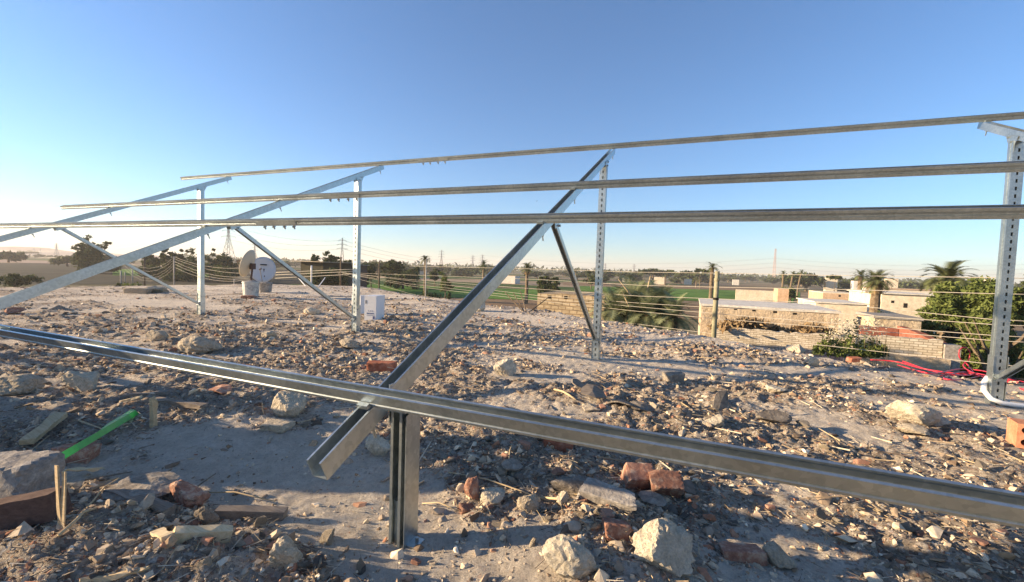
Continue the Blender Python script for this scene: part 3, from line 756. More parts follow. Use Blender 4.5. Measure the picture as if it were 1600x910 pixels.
# ================================================================== LOOSE THINGS ON THE ROOF
def beam(name, p1, p2, wid, hei, mat, label, cat, z1=0, z2=0, jit=.006, seg=5, parent=None):
    """a bar between two points (arrays); wid across, hei thick; irregular section"""
    a = Vector([float(q) for q in p1])+Vector((0, 0, z1)); b = Vector([float(q) for q in p2])+Vector((0, 0, z2)); ax = (b-a); L = ax.length; ax.normalize()
    sd_ = ax.cross(Vector((0, 0, 1)))
    if sd_.length < .1: sd_ = ax.cross(Vector((0, 1, 0)))
    sd_.normalize(); u = sd_.cross(ax)
    vs = []; rr = random.Random(name+str(round(a.x, 3)))
    for i in range(seg+1):
        c = a+ax*(L*i/seg)
        for (x, y) in ((-1, -1), (1, -1), (1, 1), (-1, 1)):
            e = rr.uniform(-jit, jit)*2.5 if i in (0, seg) else 0
            vs.append(c+ax*e+sd_*(x*wid/2+rr.uniform(-jit, jit))+u*(y*hei/2+rr.uniform(-jit, jit)))
    fs = [(3, 2, 1, 0), tuple(seg*4+k for k in range(4))]
    for i in range(seg):
        for k in range(4): fs.append((i*4+k, i*4+(k+1) % 4, (i+1)*4+(k+1) % 4, (i+1)*4+k))
    o = MB().add(vs, fs).build(name, mat, parent)
    if parent is None: tag(o, label, cat)
    return o
def roof_beam(name, px1, px2, wpx, hpx, mat, label, cat, lift=0, **k):
    a = on_roof(*px1); b = on_roof(*px2); m = mpp((a+b)/2)
    return beam(name, a, b, wpx*m, hpx*m, mat, label, cat, hpx*m*.4+lift, hpx*m*.4+lift, **k)
roof_beam('timber_beam', (-60, 838), (96, 806), 30, 42, M_brown, 'dark brown squared beam under the big grey concrete lump', 'beam', jit=.002)
roof_beam('plank', (172, 772), (262, 806), 22, 14, M_wood, 'grey weathered plank end running towards the pale wood block', 'plank')
roof_beam('wood_block', (268, 842), (360, 840), 22, 17, M_palewood, 'pale split wood block at the front left', 'wood block', jit=.003)
roof_beam('wood_chip', (246, 838), (262, 850), 16, 12, M_palewood, 'short pale wood piece at the left end of the pale block', 'wood piece', jit=.003)
roof_beam('plank', (338, 808), (446, 810), 18, 16, M_wood, 'grey wooden bar lying across the dusty patch', 'wooden bar', jit=.002)
roof_beam('wood_strip', (120, 912), (225, 906), 8, 6, M_reed, 'thin tan slat at the bottom left edge', 'slat')
roof_beam('plank', (240, 628), (318, 640), 13, 7, M_wood, 'flat grey plank at the back left of the dusty patch', 'plank')
roof_beam('plank', (190, 622), (262, 616), 10, 6, M_wood, 'narrow grey board behind the flat grey plank', 'board')
roof_beam('wood_strip', (96, 746), (160, 742), 5, 4, M_palewood, 'pale thin slat right of the upright reeds', 'slat', lift=.03)
roof_beam('plank', (42, 700), (94, 664), 16, 8, M_reed, 'tan bark slab leaning behind the green strap', 'bark slab', lift=.02)
roof_beam('wood_strip', (188, 633), (220, 628), 5, 3, M_palewood, 'small light wood chip above the end of the green strap', 'wood chip', lift=.02)
a = on_roof(240, 668); beam('wood_stub', a, a+np.array([.0, .0, .19]), .035, .03, M_reed, 'short upright wooden stub at the left of the dusty patch', 'stub')
a = on_roof(96, 822); b = a+np.array([.02, .03, .29])
st = empty('reed_bundle', (float(a[0]), float(a[1]), float(a[2])))
tag(st, 'two split reed laths standing upright beside the grey concrete lump', 'reeds')
for k in range(2):
    dx = (k-.5)*.03
    beam('reed', (dx*.6, 0, -.02), (dx*1.1-.012, .01*k, .25-.02*(k % 2)), .022, .005, M_reed, None, None, parent=st, jit=.001)
for (q1, q2, r_, lab) in (((100, 832), (188, 752), .004, 'thin grey stick slanting from the reeds to the dusty patch'), ((92, 850), (150, 800), .006, 'dry twig fanning out in front of the reeds'),
                     ((320, 773), (430, 790), .0035, 'thin dark twig lying on the dusty patch'), ((660, 790), (720, 806), .003, 'thin twig right of the front post foot'),
                     ((700, 742), (860, 790), .0035, 'long thin reed lying across the rubble pile'), ((838, 780), (975, 812), .006, 'pale split reed across the grey slab'),
                     ((866, 606), (900, 632), .009, 'curved pale stick left of the shard heap'), ((1085, 705), (1140, 735), .003, 'thin stick behind the near purlin on the right'),
                     ((1300, 760), (1370, 800), .003, 'fine reed in the shaded rubble on the right'), ((790, 740), (800, 700), .004, 'short twig standing in the rubble pile')):
    A = on_roof(*q1); B = on_roof(*q2); mid = (A+B)/2+np.array([0, 0, .03])
    pts = [A+np.array([0, 0, .01]), A*.6+B*.4+np.array([0, .01, .03]), A*.3+B*.7+np.array([0, -.01, .035]), B+np.array([0, 0, .02])]
    tag(MB().tube(pts, [r_, r_*1.1, r_, r_*.6], 6).build('twig', M_reed, smooth=True), lab, 'stick')

# shards of broken pottery and tile
def shard(px, py, wpx, dpx, rz, tilt, mat, label, seed, curve=.25, lift=0):
    rr = random.Random(seed); p = on_roof(px, py); m = mpp(p); W = wpx*m/2; Dp = dpx*m/2
    n = 9; out = []
    for k in range(n):
        an = 2*PI*k/n+rr.uniform(-.2, .2); out.append((W*math.cos(an)*rr.uniform(.75, 1.05), Dp*math.sin(an)*rr.uniform(.75, 1.05)))
    t = .011; f = lambda x, y: -curve*x*x/max(W, .01)
    vs = [(0, 0, t/2)]+[(x, y, t/2+f(x, y)) for x, y in out]+[(x*.97, y*.97, -t/2+f(x, y)) for x, y in out]+[(0, 0, -t/2)]
    fs = [(0, 1+k, 1+(k+1) % n) for k in range(n)]+[(2*n+1, n+1+(k+1) % n, n+1+k) for k in range(n)]+[(1+k, n+1+k, n+1+(k+1) % n, 1+(k+1) % n) for k in range(n)]
    o = MB().add(vs, fs).build('shard', mat); o.location = (p[0], p[1], p[2]+.02+lift); o.rotation_euler = (tilt, tilt*.4, rz)
    tag(o, label, 'shard')
shard(925, 622, 48, 40, .3, .35, M_wood, 'grey curved shard on top of the shard heap', 1, lift=.05)
shard(970, 634, 46, 30, -.2, -.2, M_greyv, 'tan flat shard in the middle of the shard heap', 2, lift=.02)
shard(1000, 640, 50, 30, .1, .2, M_greyv, 'dark shard at the right end of the shard heap', 3)
shard(925, 640, 40, 30, .8, .1, M_palev, 'pale pinkish shard at the foot of the shard heap', 4)
shard(1125, 640, 26, 50, .2, 1.0, M_greyv, 'upright grey shard between the flat stones', 5, lift=.04)
shard(905, 610, 30, 26, 1.1, .5, M_wood, 'small curled shard at the left of the shard heap', 6, lift=.03)
shard(1020, 790, 50, 34, -.3, .3, M_greyv, 'grey curved shard at the front of the slanted slab', 7, lift=.02)
shard(1070, 770, 40, 24, -.7, .5, M_wood, 'narrow grey shard sticking out right of the tile fragment', 8, lift=.02)
shard(800, 745, 40, 30, .5, .2, M_greyv, 'flat dark shard in the rubble pile right of the front post', 9)
shard(1380, 752, 50, 30, .1, .15, M_greyv, 'flat dark shard under the near purlin on the right', 10)
shard(90, 640, 50, 30, .4, .2, M_greyv, 'flat shard behind the green strap', 11)
shard(345, 612, 44, 30, .1, .15, M_brickv, 'flat pinkish shard under the near purlin', 12)
shard(455, 612, 44, 20, .1, .1, M_tan, 'flat tan tile just under the near purlin', 13)

# green strap: a folded translucent plastic ribbon
def strap():
    k = NT('green_plastic'); co = k.coord('Object'); f = k.noise(co, 12, 3)
    col = k.ramp(f, [(.3, (.035, .42, .06)), (.7, (.06, .55, .09))])
    tr = k.n('ShaderNodeBsdfTranslucent'); k.l(col, tr.inputs[0]); ms = k.n('ShaderNodeMixShader'); ms.inputs[0].default_value = .4
    k.l(k.b.outputs[0], ms.inputs[1]); k.l(tr.outputs[0], ms.inputs[2]); k.l(ms.outputs[0], k.t.nodes['Material Output'].inputs[0])
    m = k.out(col, .35)
    A = at_z(84, 714, .235); B = at_z(212, 641, .10); N = 14; vs = []
    d = Vector((float(B[0]-A[0]), float(B[1]-A[1]), 0)).normalized(); s = Vector((d.y, -d.x, 0))
    for i in range(N+1):
        t = i/N; c = Vector([float(q) for q in (A*(1-t)+B*t)])
        lean = .55; w_ = .036
        top = c; bot = c+(s*math.sin(lean)-Vector((0, 0, 1))*math.cos(lean))*w_
        t2 = max(0, (t-.42)/.58); bk = c-s*(.024*min(1, t2*3))+Vector((0, 0, -.004+.012*t2))
        vs += [bot, top, bk]
    fs = []
    for i in range(N):
        fs.append((i*3, i*3+3, i*3+4, i*3+1))
        if i >= 6: fs.append((i*3+1, i*3+4, i*3+5, i*3+2))
    o = MB().add(vs, fs).build('plastic_strap', m); so_ = o.modifiers.new('thick', 'SOLIDIFY'); so_.thickness = .0012
    tag(o, 'bright green translucent plastic strap folded over the dark rubble on the left', 'strap')
strap()

# white carton behind the second rear post
def carton():
    p = on_roof(569, 500); m = mpp(p); k = NT('white_carton'); M_w = k.out((.72, .70, .68), .6)
    M_b = NT('blue_print').out((.06, .09, .22), .6)
    r_ = empty('carton', [float(q) for q in p], YAW-.12); tag(r_, 'white cardboard carton with blue print standing right of the second rear post', 'carton')
    hx = 19*m; h = 39*m; dy = .42
    mb = MB(); mb.box((hx/2, dy/2, h/2), (hx, dy, h)); mb.build('body', M_w, r_)
    mb = MB(); x = .2*hx
    for i, wd in enumerate((.10, .12, .09, .12, .11)):
        wd *= hx; mb.box((x+wd/2, -.002, h*.30), (wd*.75, .003, h*(.045 if i % 2 else .06))); x += wd*1.15
    mb.box((hx*.55, -.002, h*.22), (hx*.7, .003, h*.012)); mb.box((hx*.82, -.002, h*.13), (hx*.16, .003, h*.12))
    for i in range(3): mb.box((hx*(.35+.17*i), -.002, h*.40), (hx*.07, .003, h*.03))
    mb.build('printed_mark', M_b, r_)
    q = on_roof(556, 490); m2 = mpp(q); r2 = empty('carton', [float(v) for v in q], YAW-.55); tag(r2, 'plain white carton showing left of the second rear post', 'carton')
    MB().box((0, .12, 14*m2), (20*m2, .24, 28*m2)).build('body', M_w, r2); MB().box((0, .12, 28*m2+.004), (3*m2, .241, .004)).build('tape', M_palewood, r2)
    mb = MB(); mb.box((hx*.13, -.002, h*.76), (hx*.06, .003, h*.15)); mb.build('hand_hole', M_dark, r_)
carton()

# satellite dishes on concrete filled buckets
def dish(name, px, py, dia_px, nrm, mat, label, bucket_px, seed, mark=False):
    base = on_roof(*bucket_px); m = mpp(base); R_ = dia_px*m/2
    c = at_d(px, py, depth(base)-.0); root = empty(name, [float(q) for q in base]); tag(root, label, 'satellite dish')
    n = Vector(nrm).normalized(); q = n.to_track_quat('Z', 'Y').to_matrix(); C = Vector([float(v) for v in (c-base)])
    vs = []; fs = []; nr, ns = 5, 28
    for side, off in ((0, 0), (1, -.012)):
        vs.append(C+q @ Vector((0, 0, off)))
        for i in range(1, nr+1):
            r = R_*i/nr
            for k in range(ns):
                a = 2*PI*k/ns; vs.append(C+q @ Vector((r*math.cos(a), r*math.sin(a)*1.08, off+.22*r*r/R_)))
    half = 1+nr*ns
    for s in (0, 1):
        o = s*half
        for k in range(ns):
            f = (o, o+1+k, o+1+(k+1) % ns); fs.append(f if s == 0 else f[::-1])
            for i in range(nr-1):
                a = o+1+i*ns+k; b = o+1+i*ns+(k+1) % ns; f = (a, a+ns, b+ns, b); fs.append(f if s == 0 else f[::-1])
    for k in range(ns):
        a = 1+(nr-1)*ns+k; b = 1+(nr-1)*ns+(k+1) % ns; fs.append((a, half+a, half+b, b))
    ref = MB().add(vs, fs).build('reflector', mat, root, smooth=True)
    if mark:
        mb = MB(); mb.box(C+q @ Vector((.0, R_*.42, .05)), (R_*.5, R_*.09, .004), q); mb.build('printed_mark', M_dark, ref)
    M_r = M_brown
    mb = MB(); back = C+q @ Vector((0, 0, -.03)); low = Vector((0, .0, .42))
    mb.box(back-n*.05+Vector((0, 0, -.05)), (.14, .14, .2)); mb.tube([back-n*.06, Vector((C.x*.3, C.y*.3, .62)), (0, 0, .5)], .03, 8); mb.build('mount', M_r, root)
    mb = MB(); tip = C+n*(R_*1.05); foot = C+q @ Vector((0, -R_*1.0, .1)); mb.tube([foot, tip+Vector((0, 0, -.05))], .012, 6); mb.tube([tip+Vector((0, 0, -.05)), tip-n*.12+Vector((0, 0, .0))], .035, 8); mb.build('feed_arm', M_greyv, root)
dish('satellite_dish', 391, 413, 41, (-.89, -.44, .3), NT('beige_dish').out((.50, .43, .31), .6), 'beige satellite dish seen nearly edge on, mounted on the nearer white bucket', (393, 463), 1)
dish('satellite_dish', 412, 422, 37, (.60, -.80, .15), NT('grey_dish').out((.50, .52, .54), .5), 'pale grey satellite dish with a small dark mark, mounted on the farther bucket', (414, 458), 2, True)
def bucket(px, py, wpx, hpx, mat, label):
    p = on_roof(px, py); m = mpp(p); r_ = wpx*m/2; h = hpx*m; root = empty('bucket', [float(q) for q in p]); tag(root, label, 'bucket')
    mb = MB(); mb.tube([(0, 0, .02), (0, 0, .05), (0, 0, h*.5), (0, 0, h)], [r_*.86, r_*.88, r_*.95, r_*1.0], 20); mb.build('pail', mat, root, smooth=False)
    mb = MB(); mb.tube([(0, 0, h-.05), (0, 0, h-.02)], [r_*1.05, r_*1.05], 20); mb.build('rim', mat, root)
    mb = MB(); mb.tube([(0, 0, h), (0, 0, h+.04)], [r_*.9, r_*.3], 14); mb.build('concrete_fill', M_grey, root)
M_bk = rough_mat('stained_white_plastic', (.22, .21, .19), (.60, .58, .52), (.66, .64, .58), 5, .3, .003, .6)
bucket(392, 464, 24, 24, M_bk, 'stained white bucket of concrete carrying the beige dish')
bucket(414, 457, 21, 15, M_grey, 'grey bucket of concrete carrying the pale grey dish')
hero('brick', 389, 466, 20, 6, M_brickv, 'dark red brick wedged under the white bucket', 'brick', 60, .6, blocky=True)

# hollow red brick at the right border
def hollow_brick():
    p = on_roof(1587, 700); m = mpp(p); root = empty('hollow_brick', [float(q) for q in p], YAW-.55); tag(root, 'orange hollow brick with round holes at the right border', 'brick')
    mb = MB(); S = .088; r_ = .023; n = 16; L = .17
    for ci in (0, 1, 2, 3):
        cx_ = (ci % 2)*S+S/2; cz = (ci//2)*S+S/2
        sq = []; ci_ = []
        for k in range(n):
            a = 2*PI*k/n; c, s = math.cos(a), math.sin(a); f = S/2/max(abs(c), abs(s)); sq.append((cx_+c*f, 0, cz+s*f)); ci_.append((cx_+c*r_, 0, cz+s*r_))
        for y in (0, L):
            vs = [(x, y, z) for x, _, z in sq+ci_]; fs = [(k, (k+1) % n, n+(k+1) % n, n+k) for k in range(n)]
            mb.add(vs, fs if y == 0 else [f[::-1] for f in fs])
        mb.add([(x, 0, z) for x, _, z in ci_]+[(x, L, z) for x, _, z in ci_], [(k, (k+1) % n, n+(k+1) % n, n+k) for k in range(n)])
    W = 2*S; mb.add([(0, 0, 0), (W, 0, 0), (W, L, 0), (0, L, 0), (0, 0, W), (W, 0, W), (W, L, W), (0, L, W)], [(3, 2, 1, 0), (4, 5, 6, 7), (1, 2, 6, 5), (3, 0, 4, 7)])
    mb.build('clay_body', rough_mat('orange_clay', (.44, .18, .10), (.54, .24, .14), (.60, .30, .19), 14, .3, .002), root)
hollow_brick()

# white conduit and cables by the fourth rear post
M_pvc = NT('white_plastic').out((.78, .76, .72), .35)
p = on_roof(1556, 632)
pts = [p+np.array(v) for v in ((-.05, .06, .26), (-.09, .03, .20), (-.10, .0, .13), (-.06, -.04, .06), (.02, -.06, .03), (.12, -.06, .025), (.5, -.02, .025), (1.2, .05, .03))]
tag(MB().tube(pts, .024, 10).build('conduit', M_pvc, smooth=True), 'white plastic conduit bending from the fourth rear post onto the roof', 'pipe')
M_redc = NT('red_cable').out((.62, .03, .05), .4); M_blk = NT('black_cable').out((.03, .03, .03), .5)
def cable(name, pix, mat, r_, label, cat='cable', lift=.02, hz=None):
    P = []
    for i, (x, y) in enumerate(pix):
        q = on_roof(x, y) if hz is None or hz[i] == 0 else None
        if q is None:
            b = P[-1] if P else on_roof(x, y); q = at_d(x, y, depth(b))
        else: q = q+np.array([0, 0, lift])
        P.append(q)
    P = np.array(P); out = []
    for i in range(len(P)-1):
        p0 = P[max(i-1, 0)]; p1 = P[i]; p2 = P[i+1]; p3 = P[min(i+2, len(P)-1)]
        for t in np.linspace(0, 1, 7)[:-1]:
            out.append(.5*((2*p1)+(-p0+p2)*t+(2*p0-5*p1+4*p2-p3)*t*t+(-p0+3*p1-3*p2+p3)*t**3))
    out.append(P[-1])
    tag(MB().tube(out, r_, 6).build(name, mat, smooth=True), label, cat)
cable('cable', [(1360, 563), (1400, 567), (1440, 578), (1480, 584), (1530, 590), (1570, 592), (1625, 606)], M_redc, .011, 'red cable strung along the right roof edge from the orange brick bit')
cable('cable', [(1402, 572), (1430, 582), (1462, 586), (1500, 579), (1540, 586), (1580, 600), (1625, 601)], M_redc, .010, 'second red cable crossing under the looped one')
cable('cable', [(1410, 566), (1450, 580), (1490, 590), (1520, 584), (1512, 572), (1500, 560), (1499, 548), (1507, 543), (1515, 550), (1514, 562), (1505, 574), (1530, 590), (1600, 612)], M_redc, .010, 'red cable standing up in a loop at the roof edge',
      hz=[0, 0, 0, 0, 0, 1, 1, 1, 1, 1, 0, 0, 0])
cable('cable', [(1470, 590), (1500, 584), (1530, 590), (1500, 596), (1475, 593), (1510, 582), (1590, 600)], M_redc, .009, 'red cable coiled flat left of the fourth rear post')
cable('cable', [(1528, 596), (1545, 590), (1575, 592), (1625, 598)], M_blk, .009, 'black cable passing behind the fourth rear post')
cable('cable', [(1524, 600), (1535, 606), (1560, 600), (1625, 608)], M_blk, .008, 'black cable curling in front of the fourth rear post')

# ================================================================== WIRES AND POLES ALONG THE ROOF EDGE
M_wire = NT('beige_wire').out((.38, .34, .28), .6); M_steelw = NT('thin_steel_wire').out((.28, .26, .23), .6)
EP, EQ = np.array([-3.0, 11.6]), np.array([5.5, 5.95])       # plane of the wires, just outside the edge
en = np.array([-(EQ-EP)[1], (EQ-EP)[0]]); en /= np.linalg.norm(en)
def on_plane(x, y, off=.45):
    d = ray(x, y); t = (((EP-CAM[:2])@en)+off)/(d[:2]@en); return CAM+t*d
WIRES = [([(640, 416), (840, 420.6), (999, 425.6), (1115, 427), (1296, 430.6), (1546, 434), (1640, 436)], 'topmost of the wires strung past the right roof edge'),
         ([(560, 427), (700, 432), (840, 437), (999, 446), (1115, 449), (1296, 452), (1546, 459), (1640, 461)], 'second wire from the top along the right roof edge'),
         ([(540, 427), (640, 437), (840, 452), (999, 463), (1115, 467), (1296, 474), (1546, 499), (1640, 504)], 'third wire from the top along the right roof edge'),
         ([(535, 426), (640, 439), (840, 462), (999, 474), (1115, 481), (1296, 489), (1546, 507), (1640, 511)], 'fourth wire from the top along the right roof edge'),
         ([(532, 426), (640, 444), (840, 466), (999, 480), (1115, 490), (1296, 505), (1546, 524), (1640, 529)], 'third wire from the bottom along the right roof edge'),
         ([(530, 426), (640, 447), (840, 470), (999, 487), (1115, 498), (1296, 512), (1546, 532), (1640, 537)], 'second wire from the bottom along the right roof edge'),
         ([(528, 427), (640, 459), (740, 476), (999, 507), (1115, 522), (1296, 541), (1546, 569), (1640, 577)], 'lowest wire, just above the rubble of the right roof edge')]
for pix, lab in WIRES:
    P = [on_plane(*q) for q in pix]
    tag(MB().tube(P, .0052, 5).build('wire', M_wire, smooth=True), lab, 'wire', 'wires strung along the right roof edge')
def pole(px, ytop, ybot, wpx, dep, mat, label, extra=None):
    a = at_d(px, ybot, dep); b = at_d(px, ytop, dep); r_ = wpx*dep/FPX/2
    root = empty('pole', (float(a[0]), float(a[1]), float(a[2]))); tag(root, label, 'pole')
    h = float(b[2]-a[2]); mb = MB(); mb.tube([(0, 0, min(-.2, PLAIN-float(a[2])-.1)), (0, 0, h*.5), (0, 0, h)], [r_, r_, r_*.9], 10); mb.build('shaft', mat, root, smooth=True)
    if extra: extra(root, h, r_)
    return root
M_bamboo = rough_mat('green_bamboo', (.20, .19, .12), (.29, .27, .18), (.36, .33, .23), 3, .3, .01)
def band(root, h, r_):
    for z in (.58, .30, .86):
        mb = MB(); mb.tube([(0, 0, h*z), (0, 0, h*z+.05)], r_*1.15, 10); mb.build('binding', M_dark if z == .58 else M_bamboo, root)
P = on_plane(1115, 527); pole(1115, 424, 530, 7.5, depth(P), M_bamboo, 'thick greenish pole at the right roof edge holding the wires', band)
pole(592, 408, 458, 2.2, 24, M_trunk, 'thin pale pole beyond the far roof edge above the white carton')
pole(664, 405, 492, 1.8, 15.5, M_wire, 'slim pole standing in front of the lone palm')
pole(532, 402, 453, 2.6, 26, M_trunk, 'dark wooden pole behind the far roof edge')
pole(486.5, 415, 432, 2.4, 30, M_pvc, 'short white post beyond the far roof edge')
pole(272, 401, 456, 1.8, 27, M_steelw, 'thin pale pole beyond the far left roof edge, wires hanging from it')
pole(189, 423, 440, 2, 40, M_steelw, 'leftmost thin fence post in the field')
pole(195.5, 425, 437, 1.4, 44, M_steelw, 'short fence post right of the leftmost one')
pole(207, 420, 436, 1.6, 42, M_steelw, 'taller fence post in the left field')
pole(226, 403, 434, 2.6, 48, M_trunk, 'broad brown post in front of the left trees')
pole(366, 436, 447, 1.4, 30, M_steelw, 'low thin post left of the dishes')
for (q1, q2, lab) in (((466, 434), (479, 449), 'left white strut of the wire trestle on the far roof edge'), ((508, 434), (497, 449), 'right white strut of the wire trestle on the far roof edge')):
    A = at_d(*q1, 22); B = at_d(*q2, 21.5)
    tag(MB().tube([A, B], .022, 6).build('strut', M_pvc), lab, 'strut')
HW = [(402, 418, 416.5), (405, 423, 427), (409, 430, 432), (413, 434, 434), (418, 438, 436), ]
for i, (ya, ym, yb) in enumerate(HW):
    P = [at_d(273+(395-273)*t, ya*(1-t)**2+2*t*(1-t)*(2*ym-(ya+yb)/2)+yb*t*t, 27-9*t) for t in np.linspace(0, 1, 9)]
    tag(MB().tube(P, .005, 5).build('wire', M_wire, smooth=True), ['topmost', 'second', 'third', 'fourth', 'lowest'][i]+' of the wires sagging from the left pole to the dishes', 'wire', 'wires sagging towards the dishes')
    P = [at_d(273-(273-195)*t, ya+((ym-ya)*2)*t*(1-t)*2+(3*t), 27+14*t) for t in np.linspace(0, 1, 7)]
    tag(MB().tube(P, .005, 5).build('wire', M_wire, smooth=True), ['topmost', 'second', 'third', 'fourth', 'lowest'][i]+' of the wires running left from the left pole across the field', 'wire', 'wires crossing the left field')
for i, y in enumerate((417, 421, 426)):
    P = [at_d(430+(560-430)*t, y+9-(i+9)*t*.6, 24-4*t) for t in np.linspace(0, 1, 5)]
    tag(MB().tube(P, .010, 5).build('wire', M_wire, smooth=True), ['upper', 'middle', 'lower'][i]+' of the wires between the grey dish and the trestle', 'wire', 'wires right of the dishes')

# ================================================================== WALLS AND HOUSES
def uvbox(o, me):
    uv = me.uv_layers.new(name='UVMap')
    for poly in me.polygons:
        n = poly.normal
        for li in poly.loop_indices:
            v = me.vertices[me.loops[li].vertex_index].co
            if abs(n.z) > .7: uv.data[li].uv = (v.x, v.y)
            else:
                h = Vector((-n.y, n.x)).normalized(); uv.data[li].uv = (v.x*h.x+v.y*h.y, v.z)
def wall_line(name, A, B, th, zb, mat, parent, jag=0, seg=1, seed=0):
    """upright slab between plan points A and B (x,y,ztop each), thickness th away from the camera"""
    A = Vector([float(q) for q in A]); B = Vector([float(q) for q in B]); d = Vector((B.x-A.x, B.y-A.y, 0)); L = d.length; d.normalize(); n = Vector((-d.y, d.x, 0))
    if n.dot(Vector((CX-A.x, CY-A.y, 0))) > 0: n = -n
    rr = random.Random(seed); vs = []; fs = []
    zs = []
    for i in range(seg+1):
        t = i/seg; z = A.z*(1-t)+B.z*t+(rr.uniform(-jag, jag) if jag else 0); p = A+d*(L*t)
        vs += [(p.x, p.y, zb), (p.x, p.y, z), (p.x+n.x*th, p.y+n.y*th, z+(rr.uniform(-jag, jag)*.3 if jag else 0)), (p.x+n.x*th, p.y+n.y*th, zb)]
    for i in range(seg):
        a = i*4; b = a+4
        fs += [(a, b, b+1, a+1), (a+1, b+1, b+2, a+2), (a+2, b+2, b+3, a+3)]
    fs += [(0, 1, 2, 3), (seg*4+3, seg*4+2, seg*4+1, seg*4)]
    if parent is not None: pass
    mb = MB().add(vs, fs); o = mb.build(name, mat, parent); uvbox(o, o.data); return o, d, n, L
def pxw(x, y, dep): return at_d(x, y, dep)
def along_x(A, px):
    """point level with A on a line along +X seen at pixel column px"""
    q = (px-800)/FPX; v = A-CAM; d = np.array([1., 0, 0])
    t = (q*(v@fw)-v@rt)/(d@rt-q*(d@fw))
    for _ in range(3): pass
    return A+d*t
def block(name, tl, tr, dl, dr, th, mat, label, cat, roofmat=None, holes=(), zb=None, over=0, jag=0, seg=1, ob=.12):
    """a flat roofed building whose near face has its top corners at two pixels"""
    A = pxw(*tl, dl); B = along_x(A, tr[0])
    root = empty(name, (0, 0, 0)); root.location = (float(A[0]), float(A[1]), PLAIN); inv = Vector((float(A[0]), float(A[1]), PLAIN))
    tag(root, label, cat)
    a = np.array(A)-np.array(inv); b = np.array(B)-np.array(inv)
    o, d, n, L = wall_line('wall', a, b, th, -.2, mat, root, jag, seg, len(label))
    # wall_line measures towards the real camera; recompute side with offset
    if roofmat is not None:
        mb = MB(); zt = float(a[2])
        c = Vector((float(a[0]+b[0])/2, float(a[1]+b[1])/2, zt+.05))
        mid = c+n*(th/2); rot = Matrix((d, n, Vector((0, 0, 1)))).transposed()
        mb.box(mid+Vector((0, 0, .0)), (L+2*over, th+2*over, .1), rot, jit=.01); mb.build('roof', roofmat, root)
    for (hx, hy, hw, hh) in holes:
        P = along_x(pxw(tl[0], tl[1]+(hy-tl[1])-.056*(hx-tl[0]), dl), hx)-np.array(inv); m = dl/FPX
        P = Vector([float(q) for q in P]); t = (P-Vector([float(q) for q in a])).dot(d); P2 = Vector([float(q) for q in a])+d*t; P2.z = P.z
        mb = MB(); mb.box(P2+n*.03, (hw*m, .07, hh*m), Matrix((d, n, Vector((0, 0, 1)))).transposed()); mb.build('window', M_dark, root)
    return root, d, n, L, inv
# wall_line decides the far side from the camera; inside a local frame pass the camera there
_wl = wall_line
def wall_line(name, A, B, th, zb, mat, parent, jag=0, seg=1, seed=0):
    global CX, CY
    if parent is not None:
        ox, oy = CX, CY; CX -= parent.location.x; CY -= parent.location.y
        r_ = _wl(name, A, B, th, zb, mat, parent, jag, seg, seed); CX, CY = ox, oy; return r_
    return _wl(name, A, B, th, zb, mat, parent, jag, seg, seed)

block('adobe_house', (1096, 478), (1311, 491), 21, 19, 5.5, M_adobe, 'long low mud plastered house with a flat roof and four small square openings', 'house', M_lime, [(1149, 483, 4.5, 3), (1178, 485, 4.5, 3), (1211, 487.5, 5, 3), (1242, 490, 5, 3)], over=.06)
block('stone_hut', (840, 458), (945, 462), 15.2, 14.2, 2.6, M_stonewall, 'roofless hut of rough tan stone with two small openings beyond the roof edge', 'hut', None, [(859, 464.5, 5, 5), (884, 465, 5, 4.5)], jag=.035, seg=14)
r1 = block('brick_wall', (1117, 511), (1346, 523), 18, 16.6, .24, M_whitebrick, 'long low wall of cream bricks in front of the mud house', 'wall', None, jag=.06, seg=22)
P = pxw(1211, 517, 17.2)
# second, nearer brick enclosure with red plastered inside
A = pxw(1338, 523, 13.6); B = along_x(A, 1474); zt = float(A[2])
root = empty('brick_enclosure', (float(A[0]), float(A[1]), PLAIN)); inv = np.array([A[0], A[1], PLAIN]); tag(root, 'roofless cream brick enclosure with red plaster inside and a grey corner pier', 'enclosure')
A[2] = zt; B[2] = zt
wall_line('front_wall', A-inv, B-inv, .22, -.2, M_whitebrick, root, .03, 14, 3)
dv = (B-A); dv[2] = 0; dv /= np.linalg.norm(dv); nv = np.array([-dv[1], dv[0], 0])
if nv@np.array([CX-A[0], CY-A[1], 0]) > 0: nv = -nv
C2 = B+dv*.02+nv*.0; D2 = B+dv*.02+nv*3.2; C2[2] = zt-.1; D2[2] = zt+.12
wall_line('side_wall', C2-inv+nv*.02, D2-inv, .22, -.2, M_redwall, root, .02, 6, 4)
E2 = A+nv*3.0+dv*1.0; F2 = B+nv*3.0; E2[2] = zt+.02; F2[2] = zt+.02
wall_line('back_wall', E2-inv, F2-inv, .22, -.2, M_redwall, root, .02, 8, 5)
mb = MB(); pc = B-inv+dv*.20+nv*.1; mb.box((pc[0], pc[1], (zt-PLAIN-.1)/2), (.36, .36, zt-PLAIN-.1), Matrix.Rotation(math.atan2(dv[1], dv[0]), 3, 'Z')); mb.build('corner_pier', M_grey, root)
G2 = A-nv*.25-dv*.3; H2 = B-nv*.25+dv*.1; G2[2] = zt-.52; H2[2] = zt-.52
wall_line('plinth', G2-inv, H2-inv, .22, -.2, M_adobe, root)
block('masonry_shed', (1367, 497), (1440, 502), 17.5, 16.8, 2, M_adobe, 'small brown masonry shed behind the brick enclosure', 'shed', M_grey, over=.05)
